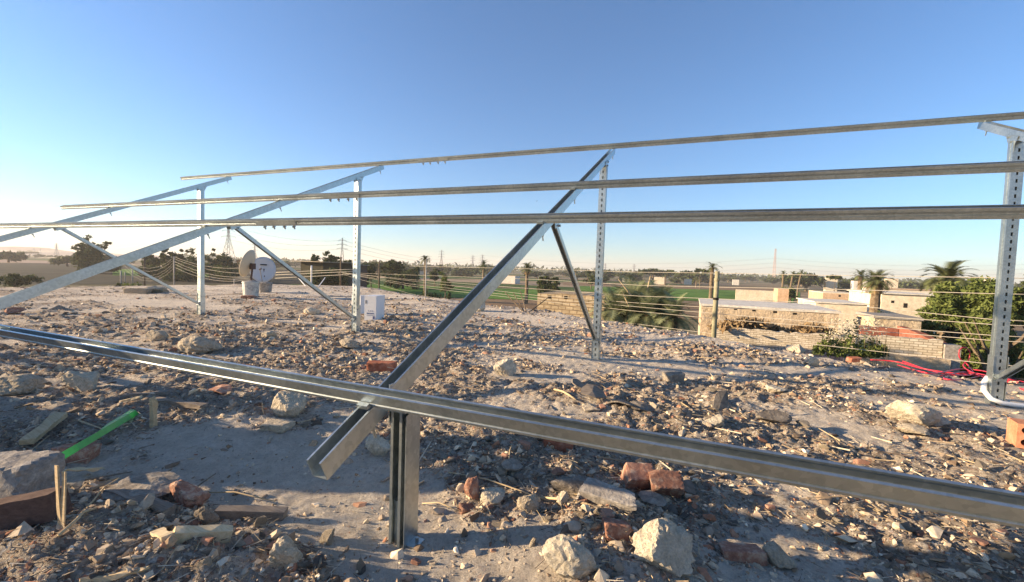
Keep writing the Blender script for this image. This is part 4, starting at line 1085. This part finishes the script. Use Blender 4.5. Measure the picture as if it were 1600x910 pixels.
block('cream_house', (1378, 459), (1470, 462), 40, 38, 9, M_cream, 'cream house with a flat roof between the palm and the big tree', 'house', M_lime, [(1400, 497, 8, 7), (1432, 499, 8, 6), (1415, 478, 5, 7), (1395, 472, 4, 4), (1452, 480, 5, 6)], over=.2)
block('cream_house', (1381, 452), (1500, 455), 58, 56, 9, M_lime, 'pale house rising behind the cream house', 'house', M_tan, over=.1)
block('long_house', (1275, 473), (1355, 477), 38, 36, 7, M_cream, 'low cream house with a bright roof slab behind the mud house', 'house', M_lime, over=.15)
block('tan_house', (1286, 458), (1345, 460), 60, 58, 8, M_tan, 'tan flat house with one small window', 'house', M_cream, [(1312, 463, 3, 3)])
block('garden_wall', (1150, 452.5), (1218, 453.5), 85, 82, .5, M_cream, 'long low pale wall at the edge of the green field', 'wall')
block('block_hut', (1216, 451.5), (1233, 452.5), 70, 69, 4, M_tan, 'small square tan hut at the end of the pale wall', 'hut')
block('field_shed', (470, 409), (505, 411), 70, 68, 6, M_darksoil, 'dark flat roofed farm shed with a projecting slab, left of the second rear post', 'shed', M_palev, over=.9)
block('farm_house', (508, 413), (535, 414), 74, 72, 6, M_brown, 'dark farm building in the trees behind the shed', 'house', M_grey, over=.3)
for i, (x, y, wd, d_, lab) in enumerate(((788, 430.5, 34, 150, 'long white farm wall left of the skirted palm'), (1030, 433, 16, 210, 'white far house right of the third rear post'), (1075, 436, 12, 230, 'small white far house left of the thick pole'), (1300, 434, 18, 170, 'white far house left of the umbrella palm'),
                                    (1345, 439, 22, 120, 'pale house behind the palm crowns'), (660, 424, 8, 260, 'tiny white far house behind the lone palm'), (980, 431, 14, 240, 'far white shed behind the third rear post'), (1560, 437, 26, 80, 'white house glimpsed right of the big tree'), (1150, 437, 10, 260, 'tiny far house right of the thick pole'), (1395, 436, 18, 130, 'reddish roofed house behind the palms'))):
    block('far_house', (x-wd/2, y), (x+wd/2, y+.4), d_, d_, wd*d_/FPX*.6, M_lime if i % 2 == 0 else M_cream, lab, 'house', M_tan if i % 3 == 0 else None)

# ================================================================== VEGETATION
def leaf_mesh(name, C, S, mat, shade, rng, elong=1.0, droop=0.0):
    """C centres (n,3), S sizes (n,), one folded quad leaf clump each"""
    n = len(C); a = rng.normal(size=(n, 3)); a[:, 2] -= droop; a /= np.linalg.norm(a, axis=1)[:, None]; b = np.cross(a, rng.normal(size=(n, 3))); b /= np.linalg.norm(b, axis=1)[:, None]
    a = a*(S*elong)[:, None]; b = b*(S*.55)[:, None]
    V = np.stack([C-a*.5, C+b*.5+a*.05, C+a*.5, C-b*.5+a*.05], 1).reshape(-1, 3)
    F = np.arange(4*n).reshape(n, 4)
    me = np_mesh(name, V, F, mat, extra={'shade': np.repeat(shade, 4)}); return me
def crown(blobs, n, size, rng, mat, name='crown', elong=1.3):
    """blobs: (x,y,z,rx,ry,rz); foliage as sub-clumps near the blob shells"""
    B = np.array(blobs, float); vol = (B[:, 3]*B[:, 4]*B[:, 5])**(2/3); pr = vol/vol.sum()
    nc = max(40, n//40); bi = rng.choice(len(B), nc, p=pr)
    d = rng.normal(size=(nc, 3)); d /= np.linalg.norm(d, axis=1)[:, None]; rr = rng.uniform(.45, 1.05, nc)
    cc = B[bi, :3]+d*B[bi, 3:]*rr[:, None]; cr = (B[bi, 3:].mean(1))*rng.uniform(.28, .6, nc); csh = rng.random(nc)
    li = rng.integers(0, nc, n); d = rng.normal(size=(n, 3)); d /= np.linalg.norm(d, axis=1)[:, None]
    C = cc[li]+d*(cr[li]*rng.random(n)**.4)[:, None]*np.array([1.15, 1.15, .8])
    sh = np.clip(.55*csh[li]+.45*rng.random(n), 0, 1)
    return leaf_mesh(name, C, size*rng.uniform(.6, 1.4, n), mat, sh, rng, elong)
def trunk_mb(h, r_, rng, limbs=4, spread=.5, top=.75):
    mb = MB(); mb.tube([(0, 0, -.3), (rng.normal()*.02*h, 0, h*.3), (rng.normal()*.03*h, rng.normal()*.03*h, h*.55), (0, 0, h*top)], [r_, r_*.8, r_*.55, r_*.2], 7)
    for k in range(limbs):
        a = rng.uniform(0, 2*PI); z0 = h*rng.uniform(.2, .5); L = h*spread*.6*rng.uniform(.6, 1)
        mb.tube([(0, 0, z0), (math.cos(a)*L*.4, math.sin(a)*L*.4, z0+L*.4), (math.cos(a)*L*.7, math.sin(a)*L*.7, z0+L*.95)], [r_*.5, r_*.35, r_*.1], 5)
    return mb
def place_px(px, ytop, dep, zb=None):
    """plan position under pixel column, and height from plain to the pixel row"""
    p = at_d(px, ytop, dep); zb = PLAIN if zb is None else zb
    return float(p[0]), float(p[1]), float(p[2]-zb)
def tree(name, px, ytop, wpx, dep, mat, label, cat='tree', seed=0, n=1500, kind='round', zb=None, group=None, leaf=None):
    rng = np.random.default_rng(seed); x, y, h = place_px(px, ytop, dep, zb); W = wpx*dep/FPX/2
    root = empty(name, (x, y, PLAIN if zb is None else zb)); tag(root, label, cat, group)
    bl = []; W *= 1.15; n = int(n*1.3)
    if kind == 'round':
        for k in range(9):
            a = rng.uniform(0, 2*PI); q = rng.uniform(0, .62); bl.append((math.cos(a)*W*q, math.sin(a)*W*q, h*rng.uniform(.38, .82), W*rng.uniform(.3, .5), W*rng.uniform(.3, .5), h*rng.uniform(.12, .2)))
    elif kind == 'conic':
        for k in range(7):
            t = k/6; bl.append((rng.normal()*W*.12, rng.normal()*W*.12, h*(.25+.66*t), W*max(.32, 1-.75*t), W*max(.32, 1-.75*t), h*.14))
    elif kind == 'multi':
        for k in range(6):
            ox = rng.uniform(-.7, .7)*W; hh = h*rng.uniform(.7, 1.0)
            for t in (0.3, .55, .8, .95): bl.append((ox, rng.uniform(-.4, .4)*W, hh*t*.97, W*.40*(1.3-t), W*.40*(1.3-t), h*.15))
    elif kind == 'bush':
        for k in range(9):
            a = rng.uniform(0, 2*PI); q = rng.uniform(0, .7); bl.append((math.cos(a)*W*q, math.sin(a)*W*q, h*rng.uniform(.25, .7)*(1-.3*q), W*rng.uniform(.3, .45), W*rng.uniform(.3, .45), h*rng.uniform(.2, .32)))
    elif kind == 'umbrella':
        for k in range(6):
            a = rng.uniform(0, 2*PI); q = rng.uniform(0, .7); bl.append((math.cos(a)*W*q, math.sin(a)*W*q, h*rng.uniform(.86, .95), W*.4, W*.4, h*.06))
    lf = leaf or max(.12, 3.0*dep/FPX)
    o = link('crown', crown(bl, n, lf, rng, mat), root)
    trunk_mb(h, max(.05, W*.07), rng).build('trunk', M_trunk, root)
    return root
def palm(name, px, ycrown, rpx, dep, label, seed=0, mat=None, nf=34, zb=None, skirt=False, trunk_w=.2, up=.9, group=None, lean=0, leafw=.035, droop=1.0):
    """ycrown = pixel row of the crown centre, rpx = frond length in pixels"""
    rng = np.random.default_rng(seed); x, y, h = place_px(px, ycrown, dep, zb); L = rpx*dep/FPX
    root = empty(name, (x, y, PLAIN if zb is None else zb)); tag(root, label, 'palm', group)
    V = []; F = []; S = []
    def frond(L, el0, az, c, dry=0):
        nseg = 9; p = np.array(c, float); el = el0; step = L/nseg; pts = []; dirs = []
        for i in range(nseg+1):
            d = np.array([math.cos(az)*math.cos(el), math.sin(az)*math.cos(el), math.sin(el)]); pts.append(p.copy()); dirs.append(d); p = p+d*step; el -= (.11+.16*(i/nseg))*droop*(1.0 if el > -1.2 else 0)
        side = np.array([-math.sin(az), math.cos(az), 0]); sh = rng.uniform(.15, .9)
        per = 3
        for i in range(1, nseg+1):
            for j in range(per):
                t = (i-1+j/per)/nseg; q = pts[i-1]+(pts[i]-pts[i-1])*(j/per); ll = L*.30*(math.sin(PI*min(1, .12+t*.95))**.6)*rng.uniform(.8, 1.1); d = dirs[i-1]
                for s in (-1, 1):
                    u_ = d*.55+side*s*.75+np.array([0, 0, .22-.5*dry]); u_ /= np.linalg.norm(u_); tip = q+u_*ll-np.array([0, 0, ll*.15]); wv = d*L*leafw*.5
                    b = len(V); V.extend([q-wv, q+wv, tip]); F.append((b, b+1, b+2)); S.append(sh*.7+.3*rng.random())
        for i in range(nseg):
            w_ = L*.010*(1.2-i/nseg); b = len(V); V.extend([pts[i]-side*w_, pts[i]+side*w_, pts[i+1]]); F.append((b, b+1, b+2)); S.append(.9)
    for k in range(nf):
        el = math.pi/2*(1-(k/nf)*1.25)*up+rng.normal()*.08
        frond(L*rng.uniform(.85, 1.1), el, k*2.399+rng.normal()*.15, (lean*h, 0, h))
    V = np.array(V); F = np.array(F); S = np.array(S)
    me = np_mesh('crown', V, F, mat or M_leafp, extra={'shade': np.repeat(S, 3)}); link('crown', me, root)
    if skirt:
        V = []; F = []; S = []
        for k in range(16): frond(L*.75, -.6+rng.normal()*.15, k*2.399, (lean*h, 0, h-.1), 1)
        me = np_mesh('dry_skirt', np.array(V), np.array(F), M_strawm, extra={'shade': np.repeat(np.array(S), 3)}); link('dry_skirt', me, root)
    if h > .6:
        mb = MB(); pts = [(lean*h*t*t, 0, -.3*(t == 0)+h*t) for t in np.linspace(0, 1, 12)]; rad = [trunk_w*(1.15-.25*t)*(1+.08*(i % 2)) for i, t in enumerate(np.linspace(0, 1, 12))]
        mb.tube(pts, rad, 9); mb.build('trunk', M_palmtrunk, root)
    return root

tree('tree', 140, 371, 56, 115, M_leafd, 'dark ragged tree standing alone at the edge of the left field', seed=1, n=5000, kind='multi')
tree('bush', 22, 424, 50, 60, M_leafd, 'dark bush at the left border below the field', 'bush', 2, 1800, 'bush')
tree('bush', -14, 428, 40, 55, M_leafd, 'dark bush cut by the left border', 'bush', 3, 1200, 'bush')
tree('tree', 236, 399, 36, 108, M_leafd, 'low dark tree left of the left tree group', seed=4, n=2200)
tree('tree', 259, 386, 42, 100, M_leafd, 'tallest tree of the left group, behind the thin pole', seed=5, n=2600, kind='multi')
tree('tree', 281, 391, 24, 100, M_leafd, 'narrow pointed tree right of the tallest left tree', seed=6, n=1500, kind='conic')
tree('tree', 300, 391, 34, 98, M_leafd, 'pointed tree just left of the first rear post', seed=7, n=1900, kind='conic')
tree('tree', 328, 391, 32, 104, M_leafd, 'pointed tree just right of the first rear post', seed=8, n=1800, kind='conic')
tree('tree', 349, 396, 40, 112, M_leafd, 'rounded dark tree in front of the big pylon', seed=9, n=2200)
for i, (px, yt, wp, dp, lab) in enumerate(((240, 412, 44, 96, 'low dark growth at the left end of the left tree group'), (290, 413, 50, 92, 'low dark growth under the pointed trees'), (345, 412, 56, 94, 'low dark growth left of the dishes'), (498, 412, 34, 62, 'dark bush in front of the farm shed'), (528, 408, 40, 64, 'dark bushy trees right of the farm shed'), (560, 414, 36, 80, 'dark hedge left of the second rear post'), (630, 417, 60, 90, 'dark hedge behind the thin poles'), (152, 398, 60, 118, 'dark spreading growth under the ragged left tree'))):
    tree('bush', px, yt, wp, dp, M_leafd, lab, 'bush', 140+i, 2600, 'bush')
tree('bush', 216, 428, 52, 36, M_leafm, 'green bush beyond the far left roof edge', 'bush', 10, 3200, 'bush')
tree('bush', 188, 436, 22, 38, M_leafd, 'small bush left of the green one', 'bush', 11, 900, 'bush')
tree('tree', 491, 394, 12, 78, M_leafd, 'small dark tree rising over the farm shed', seed=12, n=700)
tree('tree', 520, 391, 26, 82, M_leafd, 'feathery tree right of the farm shed', seed=13, n=1800)
tree('tree', 546, 404, 20, 85, M_leafd, 'low tree left of the second rear post', seed=14, n=1200)
tree('tree', 581, 404, 24, 90, M_leafd, 'tree just right of the second rear post', seed=15, n=1500)
tree('tree', 611, 405, 40, 95, M_leafd, 'broad dark tree behind the thin pale pole', seed=16, n=2400)
tree('tree', 643, 413, 22, 100, M_leafd, 'tree left of the lone palm', seed=17, n=1200)
tree('tree', 680, 414, 20, 105, M_leafd, 'tree right of the lone palm', seed=18, n=1200)
tree('tree', 697, 421, 22, 62, M_leafm, 'round green tree right of the lone palm trunk', seed=19, n=1400)
tree('bush', 668, 434, 38, 40, M_leafd, 'dark bush around the foot of the lone palm', 'bush', 20, 2000, 'bush')
tree('bush', 702, 446, 14, 36, M_leafd, 'small upright bush right of the lone palm', 'bush', 21, 600, 'bush')
palm('palm_tree', 664.5, 405, 12, 52, 'lone slim palm above the far roof edge', 22, nf=30, trunk_w=.13, up=.75)
palm('palm_tree', 756, 414, 12, 90, 'distant palm just left of the near rafter', 23, nf=24, trunk_w=.25)
palm('palm_tree', 824, 419, 15, 62, 'palm with a drooping dry skirt right of the near rafter', 24, nf=34, skirt=True, trunk_w=.22)
tree('tree', 850, 419, 24, 60, M_leafd, 'dark tree right of the skirted palm', seed=25, n=2200)
tree('tree', 866, 424, 20, 64, M_leafd, 'lower tree beside the dark one, left of the brace', seed=26, n=1300)
tree('tree', 925, 420, 26, 120, M_leafd, 'far dark tree between the brace and the third rear post', seed=27, n=1200)
# young date palms beyond the roof edge
for i, (px, yb, rp, d_, lab) in enumerate(((958, 488, 50, 12.3, 'leftmost of the bushy young date palms beyond the roof edge'), (985, 478, 58, 12.8, 'tallest of the bushy young date palms, under the leaning dry frond'), (1012, 492, 50, 11.9, 'young date palm in the middle of the bushy group'),
                                    (1030, 480, 52, 12.6, 'young date palm at the back right of the bushy group'), (1052, 496, 48, 11.6, 'young date palm at the right end of the bushy group'), (1003, 470, 46, 13.6, 'young date palm at the very back of the bushy group'))):
    palm('young_date_palm', px, yb, rp, d_, lab, 30+i, M_leafg, nf=40, trunk_w=.12, up=.98, leafw=.034, droop=.85)
tree('bush', 1015, 462, 96, 12.8, M_leafg, 'grey green mass of fronds between the young date palms', 'bush', 135, 5200, 'bush', leaf=.13)
tree('bush', 1040, 492, 84, 12.6, M_leafd, 'dark low growth under the young date palms', 'bush', 35, 3000, 'bush', leaf=.09)
tree('bush', 1080, 505, 50, 11.3, M_leafm, 'green bush left of the thick pole', 'bush', 36, 2200, 'bush', leaf=.07)
tree('bush', 945, 486, 60, 13.0, M_leafm, 'yellowish green bush at the foot of the left date palm', 'bush', 37, 2000, 'bush', leaf=.07)
tree('bush', 745, 464, 50, 17, M_leafm, 'low green shrubs right of the rafter at the roof edge', 'bush', 38, 2000, 'bush', leaf=.08)
tree('bush', 815, 470, 52, 16, M_leafm, 'low grassy shrub left of the stone hut', 'bush', 39, 1800, 'bush', leaf=.08)
for (q1, q2, lab) in (((789, 457), (816, 486), 'dark bare stick left of the stone hut, slanting left'), ((802, 458), (819, 487), 'second dark bare stick left of the stone hut'), ((813, 455), (822, 487), 'nearly upright bare stick left of the stone hut'), ((858, 464), (826, 489), 'long bare stick leaning towards the hut opening')):
    A = at_d(*q1, 13.2); B = at_d(*q2, 12.6); tag(MB().tube([A, B], [.012, .02], 5).build('stick', M_trunk), lab, 'stick')
for (q1, q2, lab) in (((966, 436), (986, 462), 'dry pale cut frond leaning over the left date palm'), ((1016, 432), (1008, 470), 'pale upright frond stalk over the date palms'), ((972, 455), (984, 482), 'second dry frond stalk in the left date palm')):
    A = at_d(*q1, 12); B = at_d(*q2, 12); tag(MB().tube([A, B], [.012, .03], 6).build('frond_stalk', M_reed), lab, 'frond stalk')
palm('palm_tree', 1113, 418, 17, 26, 'small topped palm rising above the thick pole', 40, nf=16, trunk_w=.11, up=.7)
tree('tree', 1095, 420, 20, 150, M_leafd, 'flat topped far tree left of the thick pole', seed=41, n=600, kind='umbrella')
tree('tree', 1008, 422, 10, 160, M_leafd, 'slim flat topped far tree above the young date palms', seed=42, n=400, kind='umbrella')
palm('palm_tree', 1224, 428, 9, 120, 'left palm of the far pair above the tan hut', 43, nf=22, trunk_w=.25)
palm('palm_tree', 1236, 429, 9, 118, 'right palm of the far pair above the tan hut', 44, nf=22, trunk_w=.22, lean=.08)
palm('palm_tree', 1248, 426, 8, 122, 'leaning far palm right of the pair', 45, nf=18, trunk_w=.2, lean=.1)
tree('tree', 1236, 441, 30, 75, M_leafm, 'green tree behind the square tan hut', seed=46, n=1200)
tree('tree', 1306, 430, 20, 110, M_leafd, 'far tree above the tan house', seed=47, n=800, kind='umbrella')
palm('palm_tree', 1345, 430, 16, 55, 'flat crowned palm left of the broad palm', 48, nf=26, trunk_w=.25)
palm('palm_tree', 1370, 440, 30, 36, 'broad palm with a thick brown trunk in front of the cream house', 49, nf=44, trunk_w=.34, up=.85, skirt=True)
palm('palm_tree', 1481, 436, 44, 24, 'big palm crown showing over the big dense tree', 50, nf=42, trunk_w=.28, up=.85, leafw=.042)
tree('bush', 1345, 476, 62, 24, M_leafd, 'dark bush right of the mud house', 'bush', 51, 2600, 'bush', leaf=.11)
tree('bush', 1388, 473, 48, 26, M_leafd, 'dark bush in front of the cream house', 'bush', 52, 2000, 'bush', leaf=.11)
def big_tree(name, px, ytop, wpx, dep, seed, n, label, mat):
    rng = np.random.default_rng(seed); x, y, h = place_px(px, ytop, dep); W = wpx*dep/FPX/2
    root = empty(name, (x, y, PLAIN)); tag(root, label, 'tree'); bl = []
    for k in range(34):
        a = rng.uniform(0, 2*PI); q = rng.uniform(.1, .8)**.7; z = rng.uniform(.12, .9); k2 = math.sqrt(max(.15, 1-(abs(z-.45)/.58)**2.4))
        bl.append((math.cos(a)*W*q*k2, math.sin(a)*W*q*k2, h*z, W*rng.uniform(.2, .36), W*rng.uniform(.2, .36), h*rng.uniform(.08, .13)))
    link('crown', crown(bl, n, .13, rng, mat, elong=1.6), root); trunk_mb(h, .16, rng, 9, .6).build('trunk', M_trunk, root)
big_tree('dense_tree', 1497, 432, 124, 17.5, 60, 26000, 'big dense green tree behind the brick enclosure', M_leafm)
big_tree('dense_tree', 1575, 440, 70, 15.5, 61, 14000, 'dark dense tree behind the fourth rear post', M_leafm)
big_tree('dense_tree', 1660, 425, 150, 16, 62, 12000, 'dense tree cut by the right border', M_leafd)
# leafy weeds with whitish flowers on the roof edge, brush on the wall
def weeds(px, py, wpx, hpx, dep, n, label, seed, flowers=False):
    rng = np.random.default_rng(seed); c = at_d(px, py, dep); W = wpx*dep/FPX/2; Hh = hpx*dep/FPX*1.45
    root = empty('weeds', [float(q) for q in c]); tag(root, label, 'plant')
    a = rng.uniform(0, 2*PI, n); q = np.sqrt(rng.random(n)); x = np.cos(a)*q*W; y = np.sin(a)*q*W*.35; z = rng.random(n)*Hh*(1-.5*q)*(.6+.5*fbm(x*3, y*3, 1, 2, seed))
    link('foliage', leaf_mesh('foliage', np.stack([x*math.cos(YAW)-y*math.sin(YAW), x*math.sin(YAW)+y*math.cos(YAW), z], 1), .065*rng.uniform(.6, 1.5, n), M_leafm, rng.random(n), rng, 1.5), root)
    mb = MB()
    for k in range(14):
        xx = rng.uniform(-W, W)*.8; mb.tube([(xx, 0, PLAIN-float(c[2])), (xx+rng.normal()*.05, rng.normal()*.05, Hh*rng.uniform(.5, .95))], [.008, .004], 4)
    mb.build('stems', M_trunk, root)
    if flowers:
        k = n//3; x = rng.uniform(-.6, .9, k)*W; z = rng.uniform(.45, 1.0, k)*Hh; y = rng.normal(size=k)*W*.12
        link('flowers', leaf_mesh('flowers', np.stack([x*math.cos(YAW)-y*math.sin(YAW), x*math.sin(YAW)+y*math.cos(YAW), z], 1), .05*rng.uniform(.6, 1.5, k), M_flower, rng.random(k), rng, 1.0), root)
M_flower = leaf_material('dry_seed_heads', (.42, .36, .24), (.62, .57, .44))
weeds(1325, 556, 110, 40, 11.2, 1700, 'leafy weeds with whitish seed heads growing at the right roof edge', 70, True)
weeds(1362, 556, 50, 22, 10.9, 1100, 'low green weeds at the right end of the flowering ones', 71)
def brush(px, py, wpx, hpx, dep, n, label, seed):
    rng = np.random.default_rng(seed); c = at_d(px, py, dep); W = wpx*dep/FPX/2; Hh = hpx*dep/FPX
    x = rng.uniform(-1, 1, n)*W; y = rng.normal(size=n)*.25; z = rng.random(n)*Hh*(1-(x/W)**2)
    C = np.stack([x*math.cos(YAW)-y*math.sin(YAW), x*math.sin(YAW)+y*math.cos(YAW), z], 1)
    o = link('brushwood', leaf_mesh('brushwood', C, .22*rng.uniform(.5, 1.4, n), M_strawm, rng.random(n), rng, 1.6)); o.location = [float(q) for q in c]; tag(o, label, 'brushwood')
block('pen_roof', (1119, 516), (1344, 523), 18.3, 17, 2.2, M_adobe, 'mud covered roof of the low pen between the brick wall and the long house', 'pen roof')
brush(1170, 515, 106, 15, 18.2, 900, 'reddish brown dry brushwood heaped along the cream brick wall', 80)
brush(1270, 520, 60, 12, 17.8, 350, 'dark dry litter at the right end of the cream brick wall', 81)

# far trees: six shapes copied along the field edges
protos = []
for i, kd in enumerate(('round', 'round', 'bush', 'multi', 'umbrella', 'round')):
    t_ = tree('tree', 700, 420, 16, 300, M_leafd, 'far tree on the hazy horizon', 'tree', 90+i, 420, kd, group='far trees along the horizon'); protos.append(t_)
rf = np.random.default_rng(5); cnt = 0
for i in range(170):
    px = rf.uniform(-10, 1610)
    if px < 400 and rf.random() < .6: continue
    dep = rf.uniform(170, 620); src = protos[int(rf.integers(0, 6))]
    o = src if cnt < 6 and False else copy_tree(src); cnt += 1
    p = at_d(px, 430, dep); o['label'] = 'far tree on the hazy horizon '+('left of the second rear post' if px < 560 else 'between the second rear post and the near rafter' if px < 800 else 'between the near rafter and the thick pole' if px < 1115 else 'right of the thick pole')
    o.location = (float(p[0]), float(p[1]), PLAIN); s_ = rf.uniform(.9, 1.9); o.scale = (s_*rf.uniform(.9, 1.8), s_*rf.uniform(.9, 1.8), s_*.9*rf.uniform(.8, 1.25)); o.rotation_euler = (0, 0, rf.uniform(0, 6.28))
for t_ in protos:
    t_['label'] = 'far tree on the hazy horizon between the near rafter and the thick pole'; dep = rf.uniform(250, 500); p = at_d(rf.uniform(830, 1100), 430, dep); t_.location = (float(p[0]), float(p[1]), PLAIN)
fp_ = palm('palm_tree', 900, 424, 9, 230, 'far palm on the hazy horizon', 130, nf=20, trunk_w=.3, group='far palms along the horizon')
for i in range(16):
    o = copy_tree(fp_); dep = rf.uniform(160, 420); p = at_d(rf.uniform(560, 1600), 430, dep); o.location = (float(p[0]), float(p[1]), PLAIN); s_ = rf.uniform(.6, .95); o.scale = (s_, s_, s_); o.rotation_euler = (0, 0, rf.uniform(0, 6.28))
# hazy mass of wood at the horizon
def far_wood():
    rng = np.random.default_rng(77); n = 9000; a = np.radians(rng.uniform(60, 150, n)); r_ = rng.uniform(620, 1100, n)
    hgt = (9+5*fbm(np.degrees(a), r_*.02, 4, 3, 6)); C = np.stack([CX+r_*np.cos(a), CY+r_*np.sin(a), PLAIN+rng.random(n)*np.maximum(hgt, 2)], 1)
    o = link('far_woodland', leaf_mesh('far_woodland', C, 5.0*rng.uniform(.6, 1.4, n), M_leafd, rng.random(n), rng, 1.2)); tag(o, 'unbroken line of far trees under the haze', 'woodland', kind='stuff')
far_wood()

# ================================================================== PYLONS
M_pyl = NT('pylon_steel').out((.30, .28, .27), .6); M_pyr = NT('red_white_mast').out((.42, .28, .25), .6)
def pylon(px, ytop, dep, label, mat=None, arms=3, wbase=.2, th=.16, rz=.3, style='tower'):
    x, y, h = place_px(px, ytop, dep); root = empty('pylon', (x, y, PLAIN), rz); tag(root, label, 'pylon')
    mb = MB(); mat = mat or M_pyl
    def half(t):
        if style == 'mast': return h*.035*(1-.6*t)
        return h*(wbase/2*(1-t/.62)+.022 if t < .62 else .022*(1-(t-.62)*1.6))
    lv = [0, .16, .31, .44, .55, .64, .72, .80, .88, .95, 1.0]
    cs = [[(sx*half(t), sy*half(t), h*t) for sx, sy in ((-1, -1), (1, -1), (1, 1), (-1, 1))] for t in lv]
    for i in range(len(lv)-1):
        for k in range(4):
            mb.tube([cs[i][k], cs[i+1][k]], th, 4, False); mb.tube([cs[i][k], cs[i+1][(k+1) % 4]], th*.55, 3, False); mb.tube([cs[i][(k+1) % 4], cs[i+1][k]], th*.55, 3, False); mb.tube([cs[i+1][k], cs[i+1][(k+1) % 4]], th*.5, 3, False)
    mb.build('lattice_tower', mat, root)
    if style != 'mast':
        for j in range(arms):
            z = h*(.66+.13*j); L = h*(.16-.02*j); mb = MB()
            for s in (-1, 1):
                mb.tube([(0, 0, z), (s*L, 0, z)], th*.8, 4); mb.tube([(0, 0, z+h*.045), (s*L, 0, z)], th*.6, 4); mb.tube([(s*L, 0, z), (s*L, 0, z-h*.035)], th*.7, 4)
            mb.build('crossarm', mat, root)
    return (x, y, h)
py_ = []
py_.append(pylon(357, 346, 300, 'big lattice pylon behind the left trees', th=.13, rz=.4))
py_.append(pylon(535, 372, 330, 'lattice pylon with stacked crossarms left of the second rear post', th=.16, rz=.7, wbase=.12))
py_.append(pylon(398, 380, 560, 'faint pylon between the big one and the brace', th=.2))
py_.append(pylon(690, 391, 640, 'faint pylon right of the lone palm', th=.25, rz=.7))
pylon(739, 399, 800, 'left of two faint small pylons left of the near rafter', th=.3); pylon(754, 398, 820, 'right of two faint small pylons left of the near rafter', th=.3)
pylon(991, 413, 900, 'tiny pylon right of the third rear post', th=.35); pylon(946, 412, 950, 'tiny pylon beside the third rear post', th=.35)
pylon(1212, 389, 520, 'thin red and white lattice mast on the horizon', M_pyr, th=.14, style='mast', rz=.2)
pylon(88, 380, 700, 'hazy pylon on the left horizon', th=.3); pylon(53, 388, 900, 'small hazy pylon at the far left', th=.3); pylon(63, 389, 980, 'smallest hazy pylon at the far left', th=.3)
# conductors between the pylons
def conductor(A, B, lab, sag=9, r_=.07):
    P = [Vector(A)*(1-t)+Vector(B)*t-Vector((0, 0, sag*4*t*(1-t))) for t in np.linspace(0, 1, 15)]
    tag(MB().tube(P, r_, 3, False).build('power_line', M_pyl), lab, 'power line', 'power lines on the horizon')
def at(px, y, dep): return tuple(float(q) for q in at_d(px, y, dep))
for i, (y1, y2, y3) in enumerate(((352, 384, 398), (364, 390, 403), (374, 397, 408))):
    nm = ['upper', 'middle', 'lower'][i]
    conductor(at(357, y1, 300), at(535, y2-8, 330), nm+' power line between the two large pylons', 4)
    conductor(at(535, y2-8, 330), at(754, y3, 820), nm+' power line running right from the pylon with stacked arms', 12, .1)
    conductor(at(357, y1, 300), at(-60, y1+22, 420), nm+' power line running left from the big pylon', 8)
for i, (y1, y2) in enumerate(((401, 404), (408, 411), (415, 418))):
    conductor(at(754, y1-2, 700), at(1212, y2, 560), ['upper', 'middle', 'lower'][i]+' power line crossing the middle of the horizon', 10, .11)
    conductor(at(1212, y2, 560), at(1680, y2+6, 500), ['upper', 'middle', 'lower'][i]+' power line right of the red and white mast', 7, .1)

# ================================================================== BIRD, UNSEEN LEFT OCCLUDER (added so its shade falls on the near rubble)
p = at_d(838, 314.5, 30); mb = MB()
mb.add([p+np.array(v) for v in ((-.12, 0, .05), (0, -.02, 0), (0, .06, 0), (.12, 0, .06), (0, .02, -.03), (0, .02, .03))], [(0, 1, 2), (3, 2, 1), (1, 4, 2), (1, 2, 5)])
tag(mb.build('bird', M_dark), 'tiny dark bird in the sky between the two middle purlins', 'bird')
pw = empty('shade_occluder', (-4.8, -1.44, 0)); tag(pw, 'broken wall-shaped parapet left of the view', 'wall')
def occluder():
    prof = [(0, 1.1), (.05, 1.45), (.12, 1.6), (.18, 1.3), (.24, 1.1), (.30, 1.15), (.38, 1.55), (.5, 1.75), (.60, 1.5), (.68, .75), (.85, .5), (1.0, .42), (1.2, .30), (1.4, -.1)]  # top line of the added wall, stepped to shape its cast shadow
    vs = []; fs = []; n = len(prof)
    for y, h in prof: vs += [(-.12, y, -.3), (-.12, y, h), (.12, y, h-.02), (.12, y, -.3)]
    for i in range(n-1):
        a = i*4; b = a+4
        for k in range(4): fs.append((a+k, b+k, b+(k+1) % 4, a+(k+1) % 4))
    fs += [(0, 1, 2, 3), (n*4-1, n*4-2, n*4-3, n*4-4)]
    o = MB().add(vs, fs).build('wall', M_redwall, pw)
occluder()

# ================================================================== HAZE
def haze():
    k = bpy.data.materials.new('haze'); k.use_nodes = True; t = k.node_tree; t.nodes.clear()
    v = t.nodes.new('ShaderNodeVolumePrincipled'); v.inputs['Density'].default_value = .00042; v.inputs['Color'].default_value = (.95, .90, .86, 1); v.inputs['Anisotropy'].default_value = .15
    o = t.nodes.new('ShaderNodeOutputMaterial'); t.links.new(v.outputs[0], o.inputs['Volume'])
    S = 3200; zt = 60; mb = MB(); mb.box((0, 0, (zt+PLAIN-3)/2), (2*S, 2*S, zt-PLAIN+3)); ob = mb.build('haze', k); tag(ob, kind='stuff')
haze()
